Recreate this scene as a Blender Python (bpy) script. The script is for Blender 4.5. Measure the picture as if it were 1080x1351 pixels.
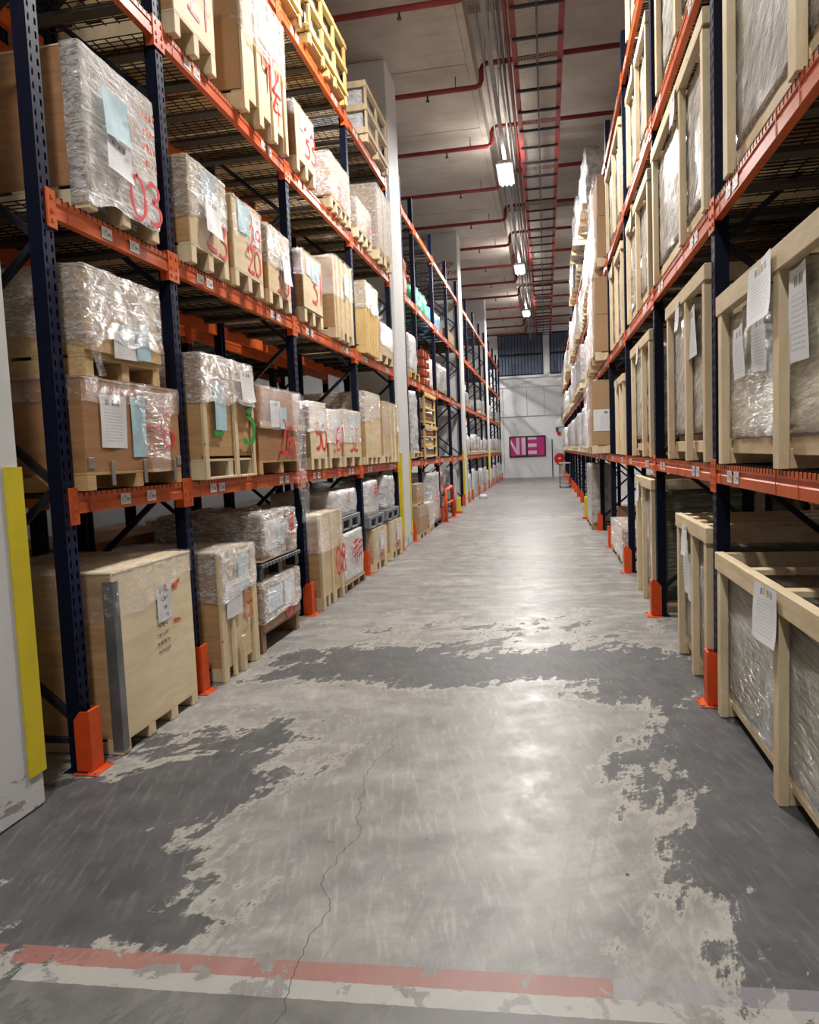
import bpy, bmesh, math, random
from mathutils import Vector, Matrix, noise
R = math.radians
random.seed(7)
S = bpy.context.scene
for o in list(bpy.data.objects): bpy.data.objects.remove(o)
COL = S.collection

# ------------------------------------------------------------------ camera
PITCH, YAW, ROLL, FPX, CAM_H = 0.0808, 0.1891, -0.0403, 956.8, 1.65
fwd = Vector((-math.sin(YAW)*math.cos(PITCH), math.cos(YAW)*math.cos(PITCH), -math.sin(PITCH)))
r0 = Vector((math.cos(YAW), math.sin(YAW), 0)); u0 = r0.cross(fwd)
rt = r0*math.cos(ROLL) + u0*math.sin(ROLL); up = -r0*math.sin(ROLL) + u0*math.cos(ROLL)
cd = bpy.data.cameras.new('camera'); cam = bpy.data.objects.new('camera', cd); COL.objects.link(cam)
cam.matrix_world = Matrix((( rt.x, up.x, -fwd.x, 0), (rt.y, up.y, -fwd.y, 0), (rt.z, up.z, -fwd.z, CAM_H), (0, 0, 0, 1)))
cd.sensor_fit = 'VERTICAL'; cd.sensor_height = 24; cd.lens = FPX/1351*24; cd.clip_start = .05; cd.clip_end = 200
S.camera = cam
# ------------------------------------------------------------------ world, exposure
W = bpy.data.worlds.new('world'); S.world = W; W.use_nodes = True
W.node_tree.nodes['Background'].inputs[0].default_value = (.75, .82, 1, 1)
W.node_tree.nodes['Background'].inputs[1].default_value = .05
S.view_settings.view_transform = 'Standard'; S.view_settings.look = 'None'
S.view_settings.gamma = 1; S.view_settings.use_curve_mapping = False
S.view_settings.exposure = 0.12
LAMP_W = 440          # watts of every aisle lamp
LAMP_Y = [-.4, 7.75, 15.9, 24.2, 32.0]

# ------------------------------------------------------------------ helpers
def tag(o, label=None, cat=None, group=None, kind=None):
    if label: o['label'] = label
    if cat: o['category'] = cat
    if group: o['group'] = group
    if kind: o['kind'] = kind
    return o
def thing(name, label, cat, loc=(0, 0, 0), rz=0, group=None):
    o = bpy.data.objects.new(name, None); COL.objects.link(o); o.empty_display_size = .1
    o.location = loc; o.rotation_euler = (0, 0, rz)
    return tag(o, label, cat, group)
class MB:
    def __init__(s): s.v = []; s.f = []; s.uv = None; s.bev = []
    def box(s, x0, x1, y0, y1, z0, z1):
        n = len(s.v)
        s.v += [(x, y, z) for z in (z0, z1) for y in (y0, y1) for x in (x0, x1)]
        s.f += [tuple(n+i for i in q) for q in ((0, 2, 3, 1), (4, 5, 7, 6), (0, 1, 5, 4), (2, 6, 7, 3), (0, 4, 6, 2), (1, 3, 7, 5))]
        return s
    def bar(s, a, b, w, h=None, upv=(0, 0, 1)):
        a, b = Vector(a), Vector(b); d = (b-a).normalized(); h = h or w
        u_ = Vector(upv)
        if abs(d.dot(u_)) > .95: u_ = Vector((1, 0, 0))
        x = d.cross(u_).normalized(); z = x.cross(d); n = len(s.v)
        for p in (a, b):
            for i, j in ((-1, -1), (1, -1), (1, 1), (-1, 1)): s.v.append(tuple(p+x*(i*w/2)+z*(j*h/2)))
        s.f += [(n, n+3, n+2, n+1), (n+4, n+5, n+6, n+7)]+[(n+i, n+(i+1) % 4, n+4+(i+1) % 4, n+4+i) for i in range(4)]
        return s
    def tube(s, pts, r, k=8, cap=True):
        pts = [Vector(p) for p in pts]; n0 = len(s.v)
        for i, p in enumerate(pts):
            d = (pts[min(i+1, len(pts)-1)]-pts[max(i-1, 0)]).normalized()
            u_ = Vector((0, 0, 1)) if abs(d.z) < .9 else Vector((0, 1, 0))
            x = d.cross(u_).normalized(); z = x.cross(d)
            rr = r[i] if isinstance(r, (list, tuple)) else r
            for j in range(k):
                a = 2*math.pi*j/k; s.v.append(tuple(p+x*(math.cos(a)*rr)+z*(math.sin(a)*rr)))
        for i in range(len(pts)-1):
            for j in range(k):
                a = n0+i*k+j; b = n0+i*k+(j+1) % k; s.f.append((a, b, b+k, a+k))
        if cap:
            s.f.append(tuple(n0+j for j in range(k))[::-1]); e = n0+(len(pts)-1)*k
            s.f.append(tuple(e+j for j in range(k)))
        return s
    def prism(s, prof, y0, y1):
        """profile in (x,z), extruded along y"""
        n = len(s.v); k = len(prof)
        for y in (y0, y1): s.v += [(x, y, z) for x, z in prof]
        s.f += [(n+i, n+(i+1) % k, n+k+(i+1) % k, n+k+i) for i in range(k)]
        s.f += [tuple(n+i for i in range(k))[::-1], tuple(n+k+i for i in range(k))]
        return s
    def disc(s, c, r, t, axis, k=16):
        c = Vector(c); a = Vector(axis).normalized()
        return s.tube([c-a*t/2, c+a*t/2], r, k)
    def mesh(s, name, mat, bevel=0, smooth=False):
        me = bpy.data.meshes.new(name); me.from_pydata(s.v, [], s.f); me.validate()
        bm = bmesh.new(); bm.from_mesh(me)
        if bevel: bmesh.ops.bevel(bm, geom=list(bm.edges), offset=bevel, segments=1, affect='EDGES', clamp_overlap=True)
        bmesh.ops.recalc_face_normals(bm, faces=list(bm.faces))
        bm.to_mesh(me); bm.free()
        if smooth:
            for p in me.polygons: p.use_smooth = True
        me.materials.append(mat)
        return me
    def build(s, name, mat, parent=None, bevel=0, smooth=False, loc=None):
        return link(name, s.mesh(name, mat, bevel, smooth), parent, loc)
def link(name, me, parent=None, loc=None, rot=None):
    o = bpy.data.objects.new(name, me); COL.objects.link(o)
    if parent: o.parent = parent
    if loc: o.location = loc
    if rot: o.rotation_euler = rot
    return o
def box(name, mat, parent, x0, x1, y0, y1, z0, z1, bevel=0):
    return MB().box(x0, x1, y0, y1, z0, z1).build(name, mat, parent, bevel)
def struct(o): o['kind'] = 'structure'; return o

# ------------------------------------------------------------------ materials
class N:
    def __init__(s, name):
        m = s.m = bpy.data.materials.new(name); m.use_nodes = True
        s.t = m.node_tree; s.p = s.t.nodes['Principled BSDF']; s.out = s.t.nodes['Material Output']
    def n(s, kind, **kw):
        x = s.t.nodes.new(kind)
        for k, v in kw.items(): setattr(x, k, v)
        return x
    def l(s, a, b): s.t.links.new(a, b)
    def obj(s, scale=(1, 1, 1), rot=(0, 0, 0)):
        c = s.n('ShaderNodeTexCoord'); src = c.outputs['Object']
        if any(rot):
            m = s.n('ShaderNodeMapping'); m.inputs['Rotation'].default_value = rot; s.l(src, m.inputs[0]); src = m.outputs[0]
        m = s.n('ShaderNodeMapping'); m.inputs['Scale'].default_value = scale; s.l(src, m.inputs[0]); return m.outputs[0]
    def noise(s, vec, scale=5, detail=4, rough=.55, dist=0, out='Fac'):
        x = s.n('ShaderNodeTexNoise'); x.inputs['Scale'].default_value = scale; x.inputs['Detail'].default_value = detail
        x.inputs['Roughness'].default_value = rough; x.inputs['Distortion'].default_value = dist
        s.l(vec, x.inputs['Vector']); return x.outputs[out]
    def math(s, op, a, b=None, c=None, clamp=False):
        x = s.n('ShaderNodeMath', operation=op); x.use_clamp = clamp
        for i, v in enumerate((a, b, c)):
            if v is None: continue
            if isinstance(v, (int, float)): x.inputs[i].default_value = v
            else: s.l(v, x.inputs[i])
        return x.outputs[0]
    def ramp(s, fac, stops):
        x = s.n('ShaderNodeValToRGB'); e = x.color_ramp.elements
        while len(e) < len(stops): e.new(.5)
        for i, (p, c) in enumerate(stops):
            e[i].position = p; e[i].color = (c, c, c, 1) if isinstance(c, (int, float)) else (*c, 1)
        s.l(fac, x.inputs[0]); return x.outputs[0]
    def mix(s, fac, a, b, blend='MIX'):
        x = s.n('ShaderNodeMix', data_type='RGBA', blend_type=blend)
        for sock, v in ((x.inputs[0], fac), (x.inputs[6], a), (x.inputs[7], b)):
            if isinstance(v, (int, float)): sock.default_value = v
            elif isinstance(v, tuple): sock.default_value = (*v, 1)
            else: s.l(v, sock)
        return x.outputs[2]
    def step(s, v, edge, w=.01):
        x = s.n('ShaderNodeMapRange'); x.clamp = True
        x.inputs[1].default_value = edge-w; x.inputs[2].default_value = edge+w
        s.l(v, x.inputs[0]); return x.outputs[0]
    def bump(s, h, strength=.3, dist=.01):
        b = s.n('ShaderNodeBump'); b.inputs['Strength'].default_value = strength; b.inputs['Distance'].default_value = dist
        s.l(h, b.inputs['Height']); s.l(b.outputs[0], s.p.inputs['Normal']); return b.outputs[0]
    def col(s, c):
        if isinstance(c, tuple): s.p.inputs['Base Color'].default_value = (*c, 1)
        else: s.l(c, s.p.inputs['Base Color'])
    def rough(s, r):
        if isinstance(r, (int, float)): s.p.inputs['Roughness'].default_value = r
        else: s.l(r, s.p.inputs['Roughness'])
    def rand(s):
        return s.n('ShaderNodeObjectInfo').outputs['Random']
def simple(name, c, rough=.5, metal=0, var=.15, scale=8, bump=0, spec=.35):
    q = N(name); v = q.obj(); f = q.noise(v, scale, 4)
    q.col(q.mix(q.ramp(f, [(.3, 0), (.7, 1)]), tuple(x*(1-var) for x in c), tuple(min(1, x*(1+var)) for x in c)))
    q.rough(rough); q.p.inputs['Metallic'].default_value = metal; q.p.inputs['Specular IOR Level'].default_value = spec
    if bump: q.bump(q.noise(v, scale*6, 3), bump, .004)
    return q.m
def wood(name, a, b, scale=(1.2, 1.2, 14), rough=.6, knots=True, spots=.0):
    q = N(name); v = q.obj(scale); f = q.noise(v, 3, 6, .6, .6)
    c = q.mix(q.ramp(f, [(.32, 0), (.68, 1)]), a, b)
    big = q.noise(q.obj((1, 1, 1)), 1.7, 2)
    c = q.mix(q.ramp(big, [(.35, 0), (.7, .35)]), c, tuple(x*.72 for x in a))
    if knots:
        w = q.n('ShaderNodeTexVoronoi'); w.inputs['Scale'].default_value = 5.5; q.l(q.obj((1, .7, 1)), w.inputs['Vector'])
        c = q.mix(q.ramp(w.outputs['Distance'], [(.035, .75), (.075, 0)]), c, (a[0]*.3, a[1]*.22, a[2]*.18))
    rr = q.rand(); c = q.mix(q.math('MULTIPLY', rr, .22), c, tuple(x*.62 for x in a))
    q.col(c); q.rough(rough); q.p.inputs['Specular IOR Level'].default_value = .25
    q.bump(f, .25, .003); return q.m
M = {}
M['ply'] = wood('pale_plywood', (.66, .52, .32), (.86, .73, .50), (1, 1.0, 5), knots=False)
M['ply_pale'] = wood('palest_plywood', (.78, .64, .42), (.92, .80, .58), (1, 1.0, 5), knots=True)
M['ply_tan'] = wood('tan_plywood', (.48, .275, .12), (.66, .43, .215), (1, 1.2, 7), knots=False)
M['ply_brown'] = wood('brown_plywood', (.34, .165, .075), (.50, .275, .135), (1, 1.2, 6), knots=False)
M['timber'] = wood('pale_timber', (.68, .53, .33), (.86, .73, .50), (4, 4, 1.2))
M['timber_h'] = wood('pale_timber_lengthwise', (.66, .51, .31), (.85, .72, .49), (6, 1.0, 6))
M['timber_y'] = wood('yellow_timber', (.66, .44, .16), (.80, .60, .28), (4, 4, 1.2))
M['timber_b'] = wood('brown_timber', (.28, .17, .10), (.42, .28, .17), (4, 2, 2))
M['carton'] = simple('brown_cardboard', (.42, .27, .15), .75, var=.07, scale=2, spec=.2)
q = N('osb_board'); vo = q.n('ShaderNodeTexVoronoi'); vo.inputs['Scale'].default_value = 38; q.l(q.obj((1, 1, 1.6)), vo.inputs['Vector'])
q.col(q.mix(vo.outputs['Color'], (.52, .34, .15), (.68, .50, .26))); q.rough(.6); q.bump(vo.outputs['Distance'], .3, .003); M['osb'] = q.m

def film(name, lo, hi, dens=8, rot=0, at=.52, gloss=.16):
    """clear stretch film: a see-through skin with whitish folds and a hard clear gloss over everything"""
    q = N(name); f = q.noise(q.obj((2, .6, 7), (rot, 0, 0)), dens, 6, .66, .6)
    g = q.noise(q.obj((2, .8, 6), (rot+.7, 0, 0)), dens*1.1, 5, .7, 1.0)
    vo = q.n('ShaderNodeTexVoronoi'); vo.inputs['Scale'].default_value = 16; q.l(q.obj((1, 1, 1.8), (rot+.3, 0, 0)), vo.inputs['Vector'])
    h = q.math('ADD', q.math('MAXIMUM', f, g), q.math('MULTIPLY', vo.outputs['Distance'], .17))
    q.col((.86, .86, .86)); q.rough(.22); q.p.inputs['Specular IOR Level'].default_value = .8
    nb = q.bump(h, 1.0, .06)
    tr = q.n('ShaderNodeBsdfTransparent'); tr.inputs[0].default_value = (1-gloss*.8,)*3+(1,); mx = q.n('ShaderNodeMixShader'); gl = q.n('ShaderNodeBsdfGlossy')
    gl.inputs['Color'].default_value = (gloss, gloss, gloss, 1); gl.inputs['Roughness'].default_value = .12; q.l(nb, gl.inputs['Normal'])
    q.l(q.ramp(q.math('MAXIMUM', f, g), [(at, lo), (at+.11, hi)]), mx.inputs[0]); q.l(tr.outputs[0], mx.inputs[1]); q.l(q.p.outputs[0], mx.inputs[2])
    ad = q.n('ShaderNodeAddShader'); q.l(mx.outputs[0], ad.inputs[0]); q.l(gl.outputs[0], ad.inputs[1]); q.l(ad.outputs[0], q.out.inputs[0]); return q.m
M['film'] = film('clear_stretch_film', .03, .60, at=.56, gloss=.2)
M['film_thick'] = film('layered_stretch_film', .14, .80, dens=7, at=.50, gloss=.3)
M['film_board'] = film('milky_stretch_film', .25, .85, dens=7, at=.46, gloss=.4)
M['film_thin'] = film('thin_stretch_film', .02, .38, dens=6, at=.58, gloss=.16)
def wrapped(name, a, b, rot=0, scale=(1, 1, 7), dens=6, rough=.3, bump=1.0, lo=.40, hi=.62, coat=.7):
    q = N(name); f = q.noise(q.obj(scale, (rot, 0, 0)), dens, 6, .68, .4); f2 = q.noise(q.obj(scale, (rot*.7+.25, 0, 0)), dens*.6, 5, .7, .8)
    g = q.noise(q.obj(), 2.4, 4, .6); h = q.math('ADD', q.math('MULTIPLY', f, .6), q.math('MULTIPLY', f2, .4))
    c = q.mix(q.ramp(h, [(lo, 0), (hi, 1)]), a, b)
    c = q.mix(q.ramp(g, [(.45, 0), (.8, .35)]), c, tuple(x*.6 for x in a)); q.col(c); q.rough(rough)
    q.p.inputs['Coat Weight'].default_value = coat; q.p.inputs['Coat Roughness'].default_value = .12
    q.bump(h, bump, .06); return q.m
M['goods_diag'] = wrapped('white_wrapped_panels', (.36, .34, .30), (.88, .86, .80), R(-50), (1, 1, 9), 6, .32, lo=.44, hi=.56)
M['goods_cream'] = wrapped('cream_wrapped_foam', (.46, .41, .26), (.88, .84, .66), R(-6), (1, .7, 9), 6, .28, lo=.43, hi=.58)
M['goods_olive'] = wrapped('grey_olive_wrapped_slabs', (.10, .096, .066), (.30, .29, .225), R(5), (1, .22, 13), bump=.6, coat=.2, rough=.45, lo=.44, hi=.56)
M['silver'] = wrapped('silvery_crumpled_film', (.42, .42, .43), (.92, .92, .94), R(20), (1, 1, 2.2), 8, .22)
M['white_wrap'] = wrapped('white_wrapped_load', (.58, .57, .56), (.86, .86, .86), R(12), (1, 1, 3), 7, .3)
M['grey_wrap'] = wrapped('dull_grey_wrap', (.30, .27, .25), (.62, .60, .58), R(80), (1, 1, 4), 7, .3)
M['blue_wrap'] = simple('blue_tarpaulin', (.16, .42, .72), .45, scale=6)
M['green_wrap'] = simple('green_tarpaulin', (.03, .36, .19), .45, scale=6)
M['pink_paper'] = simple('faded_red_printed_wrap', (.60, .35, .33), .5, var=.4, scale=9)

M['upright'] = simple('navy_rack_enamel', (.003, .005, .018), .55, var=.25, scale=20, spec=.15)
M['upright_face'] = simple('worn_navy_enamel', (.010, .015, .048), .5, var=.3, scale=20, spec=.15)
M['brace'] = simple('dark_brace_steel', (.018, .018, .024), .55, spec=.2)
M['beam'] = simple('orange_beam_enamel', (.60, .105, .022), .42, var=.14, scale=5)
M['beam_dark'] = simple('dull_orange_enamel', (.42, .08, .025), .45, var=.2, scale=5)
M['guard'] = simple('orange_guard_enamel', (.64, .075, .010), .45, var=.12, scale=12)
M['deck'] = simple('dark_wire', (.02, .018, .017), .45, .6)
M['channel'] = simple('dull_deck_support', (.075, .06, .048), .7, spec=.2)
M['bolt'] = simple('bolt_steel', (.5, .5, .5), .4, .8)
M['yellow'] = simple('yellow_guard_paint', (.66, .53, .02), .5, var=.1, scale=4)
M['black_plastic'] = simple('black_plastic', (.016, .016, .02), .35)
M['grey_plastic'] = simple('grey_plastic', (.17, .19, .21), .5)
M['pipe'] = simple('red_sprinkler_paint', (.25, .035, .035), .45, var=.2, scale=3)
M['tray_red'] = simple('red_tray_paint', (.27, .04, .035), .55, var=.2, scale=3)
M['tray_grey'] = simple('grey_tray_steel', (.085, .08, .085), .5, .3)
M['tray_dark'] = simple('dark_tray_bar', (.03, .028, .03), .6)
M['trunk'] = simple('grey_trunking', (.23, .22, .23), .4, .5)
M['housing'] = simple('lamp_housing', (.7, .7, .7), .4)
M['black'] = simple('black_paint', (.012, .012, .014), .5)
M['rubber'] = M['black']
M['tape_grey'] = simple('grey_metal_angle', (.20, .21, .23), .38, .5, var=.2, scale=6)
M['strap'] = simple('grey_strap', (.25, .25, .24), .4)
M['steel_foil'] = simple('clip_steel', (.42, .41, .38), .35, .8)
M['red_spray'] = simple('red_spray_paint', (.66, .035, .04), .5, var=.2, scale=14)
M['orange_spray'] = simple('orange_spray_paint', (.78, .16, .04), .5, var=.3, scale=14)
M['green_spray'] = simple('green_spray_paint', (.03, .30, .05), .5, var=.2, scale=14)
M['ink'] = simple('black_ink', (.03, .028, .03), .6)
M['blue_paper'] = simple('light_blue_sheet', (.42, .62, .70), .5, var=.12, scale=14)
M['pink'] = simple('magenta_window_film', (.52, .02, .20), .35, var=.12, scale=2)
M['pink_light'] = simple('pale_pink_letters', (.78, .55, .68), .4, var=.05)
M['red_reel'] = simple('red_reel_enamel', (.62, .012, .02), .35)
M['tan_wall'] = simple('tan_board', (.42, .36, .28), .6)
M['foil_paper'] = simple('white_board', (.74, .74, .74), .6)

q = N('paper_label'); uv = q.n('ShaderNodeUVMap'); sp = q.n('ShaderNodeSeparateXYZ'); q.l(uv.outputs[0], sp.inputs[0])
U, V = sp.outputs[0], sp.outputs[1]
cb = q.n('ShaderNodeCombineXYZ'); q.l(q.math('FLOOR', q.math('MULTIPLY', U, 34)), cb.inputs[0])
wn = q.n('ShaderNodeTexWhiteNoise'); q.l(cb.outputs[0], wn.inputs[0])
bars = q.math('GREATER_THAN', wn.outputs[0], .45)
inb = q.math('MULTIPLY', q.math('MULTIPLY', q.math('GREATER_THAN', V, .80), q.math('LESS_THAN', V, .92)), q.math('MULTIPLY', q.math('GREATER_THAN', U, .22), q.math('LESS_THAN', U, .74)))
bars = q.math('MULTIPLY', q.math('MULTIPLY', bars, inb), .75)
rows = q.math('MULTIPLY', V, 17); cb2 = q.n('ShaderNodeCombineXYZ'); q.l(q.math('MULTIPLY', U, 26), cb2.inputs[0]); q.l(q.math('FLOOR', rows), cb2.inputs[1])
tx = q.noise(cb2.outputs[0], 1.0, 3, .7)
line = q.math('MULTIPLY', q.math('GREATER_THAN', tx, .49), q.math('LESS_THAN', q.math('FRACT', rows), .42))
ina = q.math('MULTIPLY', q.math('MULTIPLY', q.math('GREATER_THAN', V, .1), q.math('LESS_THAN', V, .72)), q.math('MULTIPLY', q.math('GREATER_THAN', U, .14), q.math('LESS_THAN', U, .86)))
ink = q.math('MAXIMUM', bars, q.math('MULTIPLY', q.math('MULTIPLY', line, ina), .38))
q.col(q.mix(ink, (.74, .75, .77), (.05, .05, .06))); q.rough(.45); M['paper'] = q.m
q = N('bin_label'); uv = q.n('ShaderNodeUVMap'); mp = q.n('ShaderNodeMapping'); mp.inputs['Scale'].default_value = (11, 2.6, 1)
q.l(uv.outputs[0], mp.inputs[0]); sp = q.n('ShaderNodeSeparateXYZ'); q.l(uv.outputs[0], sp.inputs[0])
f = q.noise(mp.outputs[0], 1.3, 2, .6)
inn = q.math('MULTIPLY', q.math('LESS_THAN', q.math('ABSOLUTE', q.math('SUBTRACT', sp.outputs[0], .5)), .43), q.math('LESS_THAN', q.math('ABSOLUTE', q.math('SUBTRACT', sp.outputs[1], .55)), .33))
q.col(q.mix(q.math('MULTIPLY', q.math('MULTIPLY', q.math('GREATER_THAN', f, .52), .8), inn), (.76, .76, .76), (.03, .03, .04))); q.rough(.4); M['bin'] = q.m

# concrete floor: bare pale concrete under a worn dark coating
q = N('concrete_floor'); v = q.obj(); at = q.n('ShaderNodeAttribute'); at.attribute_name = 'coat'
sep = q.n('ShaderNodeSeparateXYZ'); q.l(v, sep.inputs[0]); X_, Y_ = sep.outputs[0], sep.outputs[1]
n1 = q.noise(q.obj((1.4, .8, 1), (0, 0, .9)), 1.7, 12, .74, .35); n2 = q.noise(v, 5, 8, .65, .3); n3 = q.noise(q.obj((6, .8, 1), (0, 0, -.25)), 5, 6, .7)
n4 = q.noise(v, .55, 3, .5)
base = q.mix(q.ramp(n2, [(.3, 0), (.7, 1)]), (.25, .243, .23), (.45, .437, .405))
base = q.mix(q.ramp(n4, [(.38, .55), (.6, 0)]), base, (.18, .178, .174))
base = q.mix(q.ramp(n1, [(.42, 0), (.60, .72)]), base, (.19, .19, .188))
base = q.mix(q.math('MULTIPLY', q.ramp(n3, [(.52, 0), (.66, 1)]), .35), base, (.52, .50, .46))
grime = q.math('MULTIPLY', q.ramp(q.noise(q.obj((.55, 2.6, 1)), 1.9, 8, .72, .4), [(.42, 0), (.60, .75)]), q.step(Y_, 5.5, 2.0))
base = q.mix(grime, base, (.165, .165, .166))
scr = q.noise(q.obj((14, .5, 1), (0, 0, .12)), 3.0, 5, .7)
base = q.mix(q.ramp(scr, [(.56, 0), (.72, .4)]), base, (.16, .158, .155))
cm = q.math('ADD', at.outputs['Fac'], q.math('MULTIPLY', q.math('SUBTRACT', n1, .5), 2.1))
cm = q.math('ADD', cm, q.math('MULTIPLY', q.math('SUBTRACT', q.noise(q.obj((5, .7, 1), (0, 0, .15)), 3.2, 6, .7), .5), .8))
cm = q.math('ADD', cm, q.math('MULTIPLY', q.math('SUBTRACT', n2, .5), .55))
mask = q.step(cm, .52, .035)
soft = q.step(cm, .44, .30)
coat = q.mix(q.ramp(n2, [(.3, 0), (.7, 1)]), (.040, .041, .044), (.088, .089, .092))
coat = q.mix(q.math('MULTIPLY', q.ramp(n3, [(.52, 0), (.7, 1)]), .3), coat, (.26, .26, .25))
c = q.mix(q.math('MULTIPLY', soft, .45), base, (.13, .13, .135)); 
edge = q.math('MULTIPLY', q.math('SUBTRACT', 1.0, mask), q.step(cm, .40, .05))
c = q.mix(q.math('MULTIPLY', edge, .55), c, (.47, .445, .38))
c = q.mix(q.math('MULTIPLY', mask, .9), c, coat)
vs = q.n('ShaderNodeTexVoronoi'); vs.inputs['Scale'].default_value = 4.2; q.l(q.obj((1.2, .8, 1)), vs.inputs['Vector'])
c = q.mix(q.math('MULTIPLY', q.ramp(vs.outputs['Distance'], [(.03, 1), (.05, 0)]), q.math('GREATER_THAN', q.noise(v, 2.1, 2), .5)), c, (.05, .05, .052))
# painted lines across the aisle: red, with an old white line in front of it
wob = q.math('MULTIPLY', q.math('SUBTRACT', q.noise(v, 22, 4), .5), .012)
T = q.math('ADD', q.math('SUBTRACT', q.math('SUBTRACT', Y_, q.math('MULTIPLY', X_, .05)), 2.185), wob)
worn = q.math('GREATER_THAN', q.math('ADD', n2, q.math('MULTIPLY', at.outputs['Fac'], -.15)), .40)
red = q.math('MULTIPLY', q.math('MULTIPLY', q.math('LESS_THAN', T, 0.0), q.math('GREATER_THAN', T, -.085)), q.math('MULTIPLY', q.math('LESS_THAN', X_, .16), q.math('GREATER_THAN', X_, -2.05)))
ghost = q.math('MULTIPLY', q.math('MULTIPLY', q.math('LESS_THAN', T, 0.0), q.math('GREATER_THAN', T, -.085)), q.math('GREATER_THAN', X_, .16))
white = q.math('MULTIPLY', q.math('MULTIPLY', q.math('LESS_THAN', T, -.085), q.math('GREATER_THAN', T, -.165)), q.math('GREATER_THAN', X_, -1.75))
near = q.math('LESS_THAN', T, -.165)
c = q.mix(q.math('MULTIPLY', near, .82), c, q.mix(q.ramp(n2, [(.3, 0), (.7, 1)]), (.085, .085, .082), (.17, .168, .16)))
c = q.mix(q.math('MULTIPLY', q.math('MULTIPLY', white, q.math('GREATER_THAN', n2, .45)), .8), c, (.40, .39, .365))
c = q.mix(q.math('MULTIPLY', q.math('MULTIPLY', red, worn), .8), c, (.33, .135, .11))
c = q.mix(q.math('MULTIPLY', q.math('MULTIPLY', ghost, q.math('GREATER_THAN', n2, .42)), .5), c, (.33, .30, .33))
# hairline crack
cx = q.math('ADD', q.math('MULTIPLY', Y_, -.055), q.math('MULTIPLY', q.math('SUBTRACT', q.noise(q.obj((0, 1, 0)), 1.6, 4, .6), .5), .38))
crk = q.math('LESS_THAN', q.math('ABSOLUTE', q.math('SUBTRACT', X_, q.math('ADD', cx, -.72))), .0018)
crk = q.math('MULTIPLY', crk, q.math('LESS_THAN', Y_, 4.0))
c = q.mix(q.math('MULTIPLY', crk, .8), c, (.04, .04, .04))
q.col(c); rr = q.ramp(n2, [(.3, .27), (.7, .50)]); q.rough(q.mix(mask, rr, (.50, .50, .50)))
q.p.inputs['Specular IOR Level'].default_value = .35
q.bump(q.math('ADD', n2, q.math('MULTIPLY', mask, .3)), .12, .006); M['floor'] = q.m

q = N('concrete_soffit'); v = q.obj(); f = q.noise(v, 1.2, 7, .6); g = q.noise(q.obj((.4, 3, 1)), 2, 4)
c = q.mix(q.ramp(f, [(.3, 0), (.7, 1)]), (.42, .375, .33), (.60, .55, .49)); c = q.mix(q.ramp(g, [(.55, 0), (.8, .4)]), c, (.22, .19, .17))
q.col(c); q.rough(.85); q.bump(f, .2, .02); M['ceiling'] = q.m
def painted(name, c, d, dirt=.35, marks=False):
    q = N(name); v = q.obj(); f = q.noise(v, 1.3, 6, .6); sx = q.n('ShaderNodeSeparateXYZ'); q.l(v, sx.inputs[0])
    cc = q.mix(q.ramp(f, [(.45, 0), (.75, dirt)]), c, d)
    low = 0 if not marks else q.math('MULTIPLY', q.math('LESS_THAN', q.math('ADD', sx.outputs[2], q.math('MULTIPLY', f, .25)), .33), q.math('GREATER_THAN', q.noise(q.obj((1, 1, 3)), 9, 4), .57))
    if marks: cc = q.mix(q.math('MULTIPLY', low, .7), cc, (.22, .17, .12))
    q.col(cc); q.rough(.6); q.bump(f, .05, .01); return q.m
M['wall'] = painted('white_wall_paint', (.74, .76, .78), (.60, .60, .60))
M['wall_shaded'] = painted('shaded_grey_wall', (.30, .30, .30), (.22, .21, .20))  # white wall paint greyed to stand for the shade behind the left racks
M['pillar'] = painted('pillar_paint', (.66, .67, .68), (.52, .50, .47), marks=True)
M['blue_louver'] = simple('blue_grey_sheet', (.10, .13, .20), .5, scale=2)
q = N('lamp_tube'); q.p.inputs['Emission Color'].default_value = (1, .98, .95, 1); q.p.inputs['Emission Strength'].default_value = 14; M['tube'] = q.m

# ------------------------------------------------------------------ small shared builders
def paper(name, mat, parent, x, yc, zc, w, h, tilt=0, bend=.006, nu=5, nv=6, curl=0):
    w *= 1.22
    """sheet facing +x (local); uv 0..1"""
    vs, fs, uvs = [], [], []
    for j in range(nv+1):
        for i in range(nu+1):
            u, v = i/nu, j/nv
            yy, zz = (u-.5)*w, (v-.5)*h
            y2 = yy*math.cos(tilt)-zz*math.sin(tilt); z2 = yy*math.sin(tilt)+zz*math.cos(tilt)
            xx = x+bend*math.sin(u*5+v*3)+curl*(1-v)**2*(.5+u*.5)
            vs.append((xx, yc+y2, zc+z2)); uvs.append((u, v))
    for j in range(nv):
        for i in range(nu):
            a = j*(nu+1)+i; fs.append((a, a+1, a+nu+2, a+nu+1))
    me = bpy.data.meshes.new(name); me.from_pydata(vs, [], fs); ul = me.uv_layers.new(name='UVMap')
    for p in me.polygons:
        for li in p.loop_indices: ul.data[li].uv = uvs[me.loops[li].vertex_index]
        p.use_smooth = True
    me.materials.append(mat); return link(name, me, parent)

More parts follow.
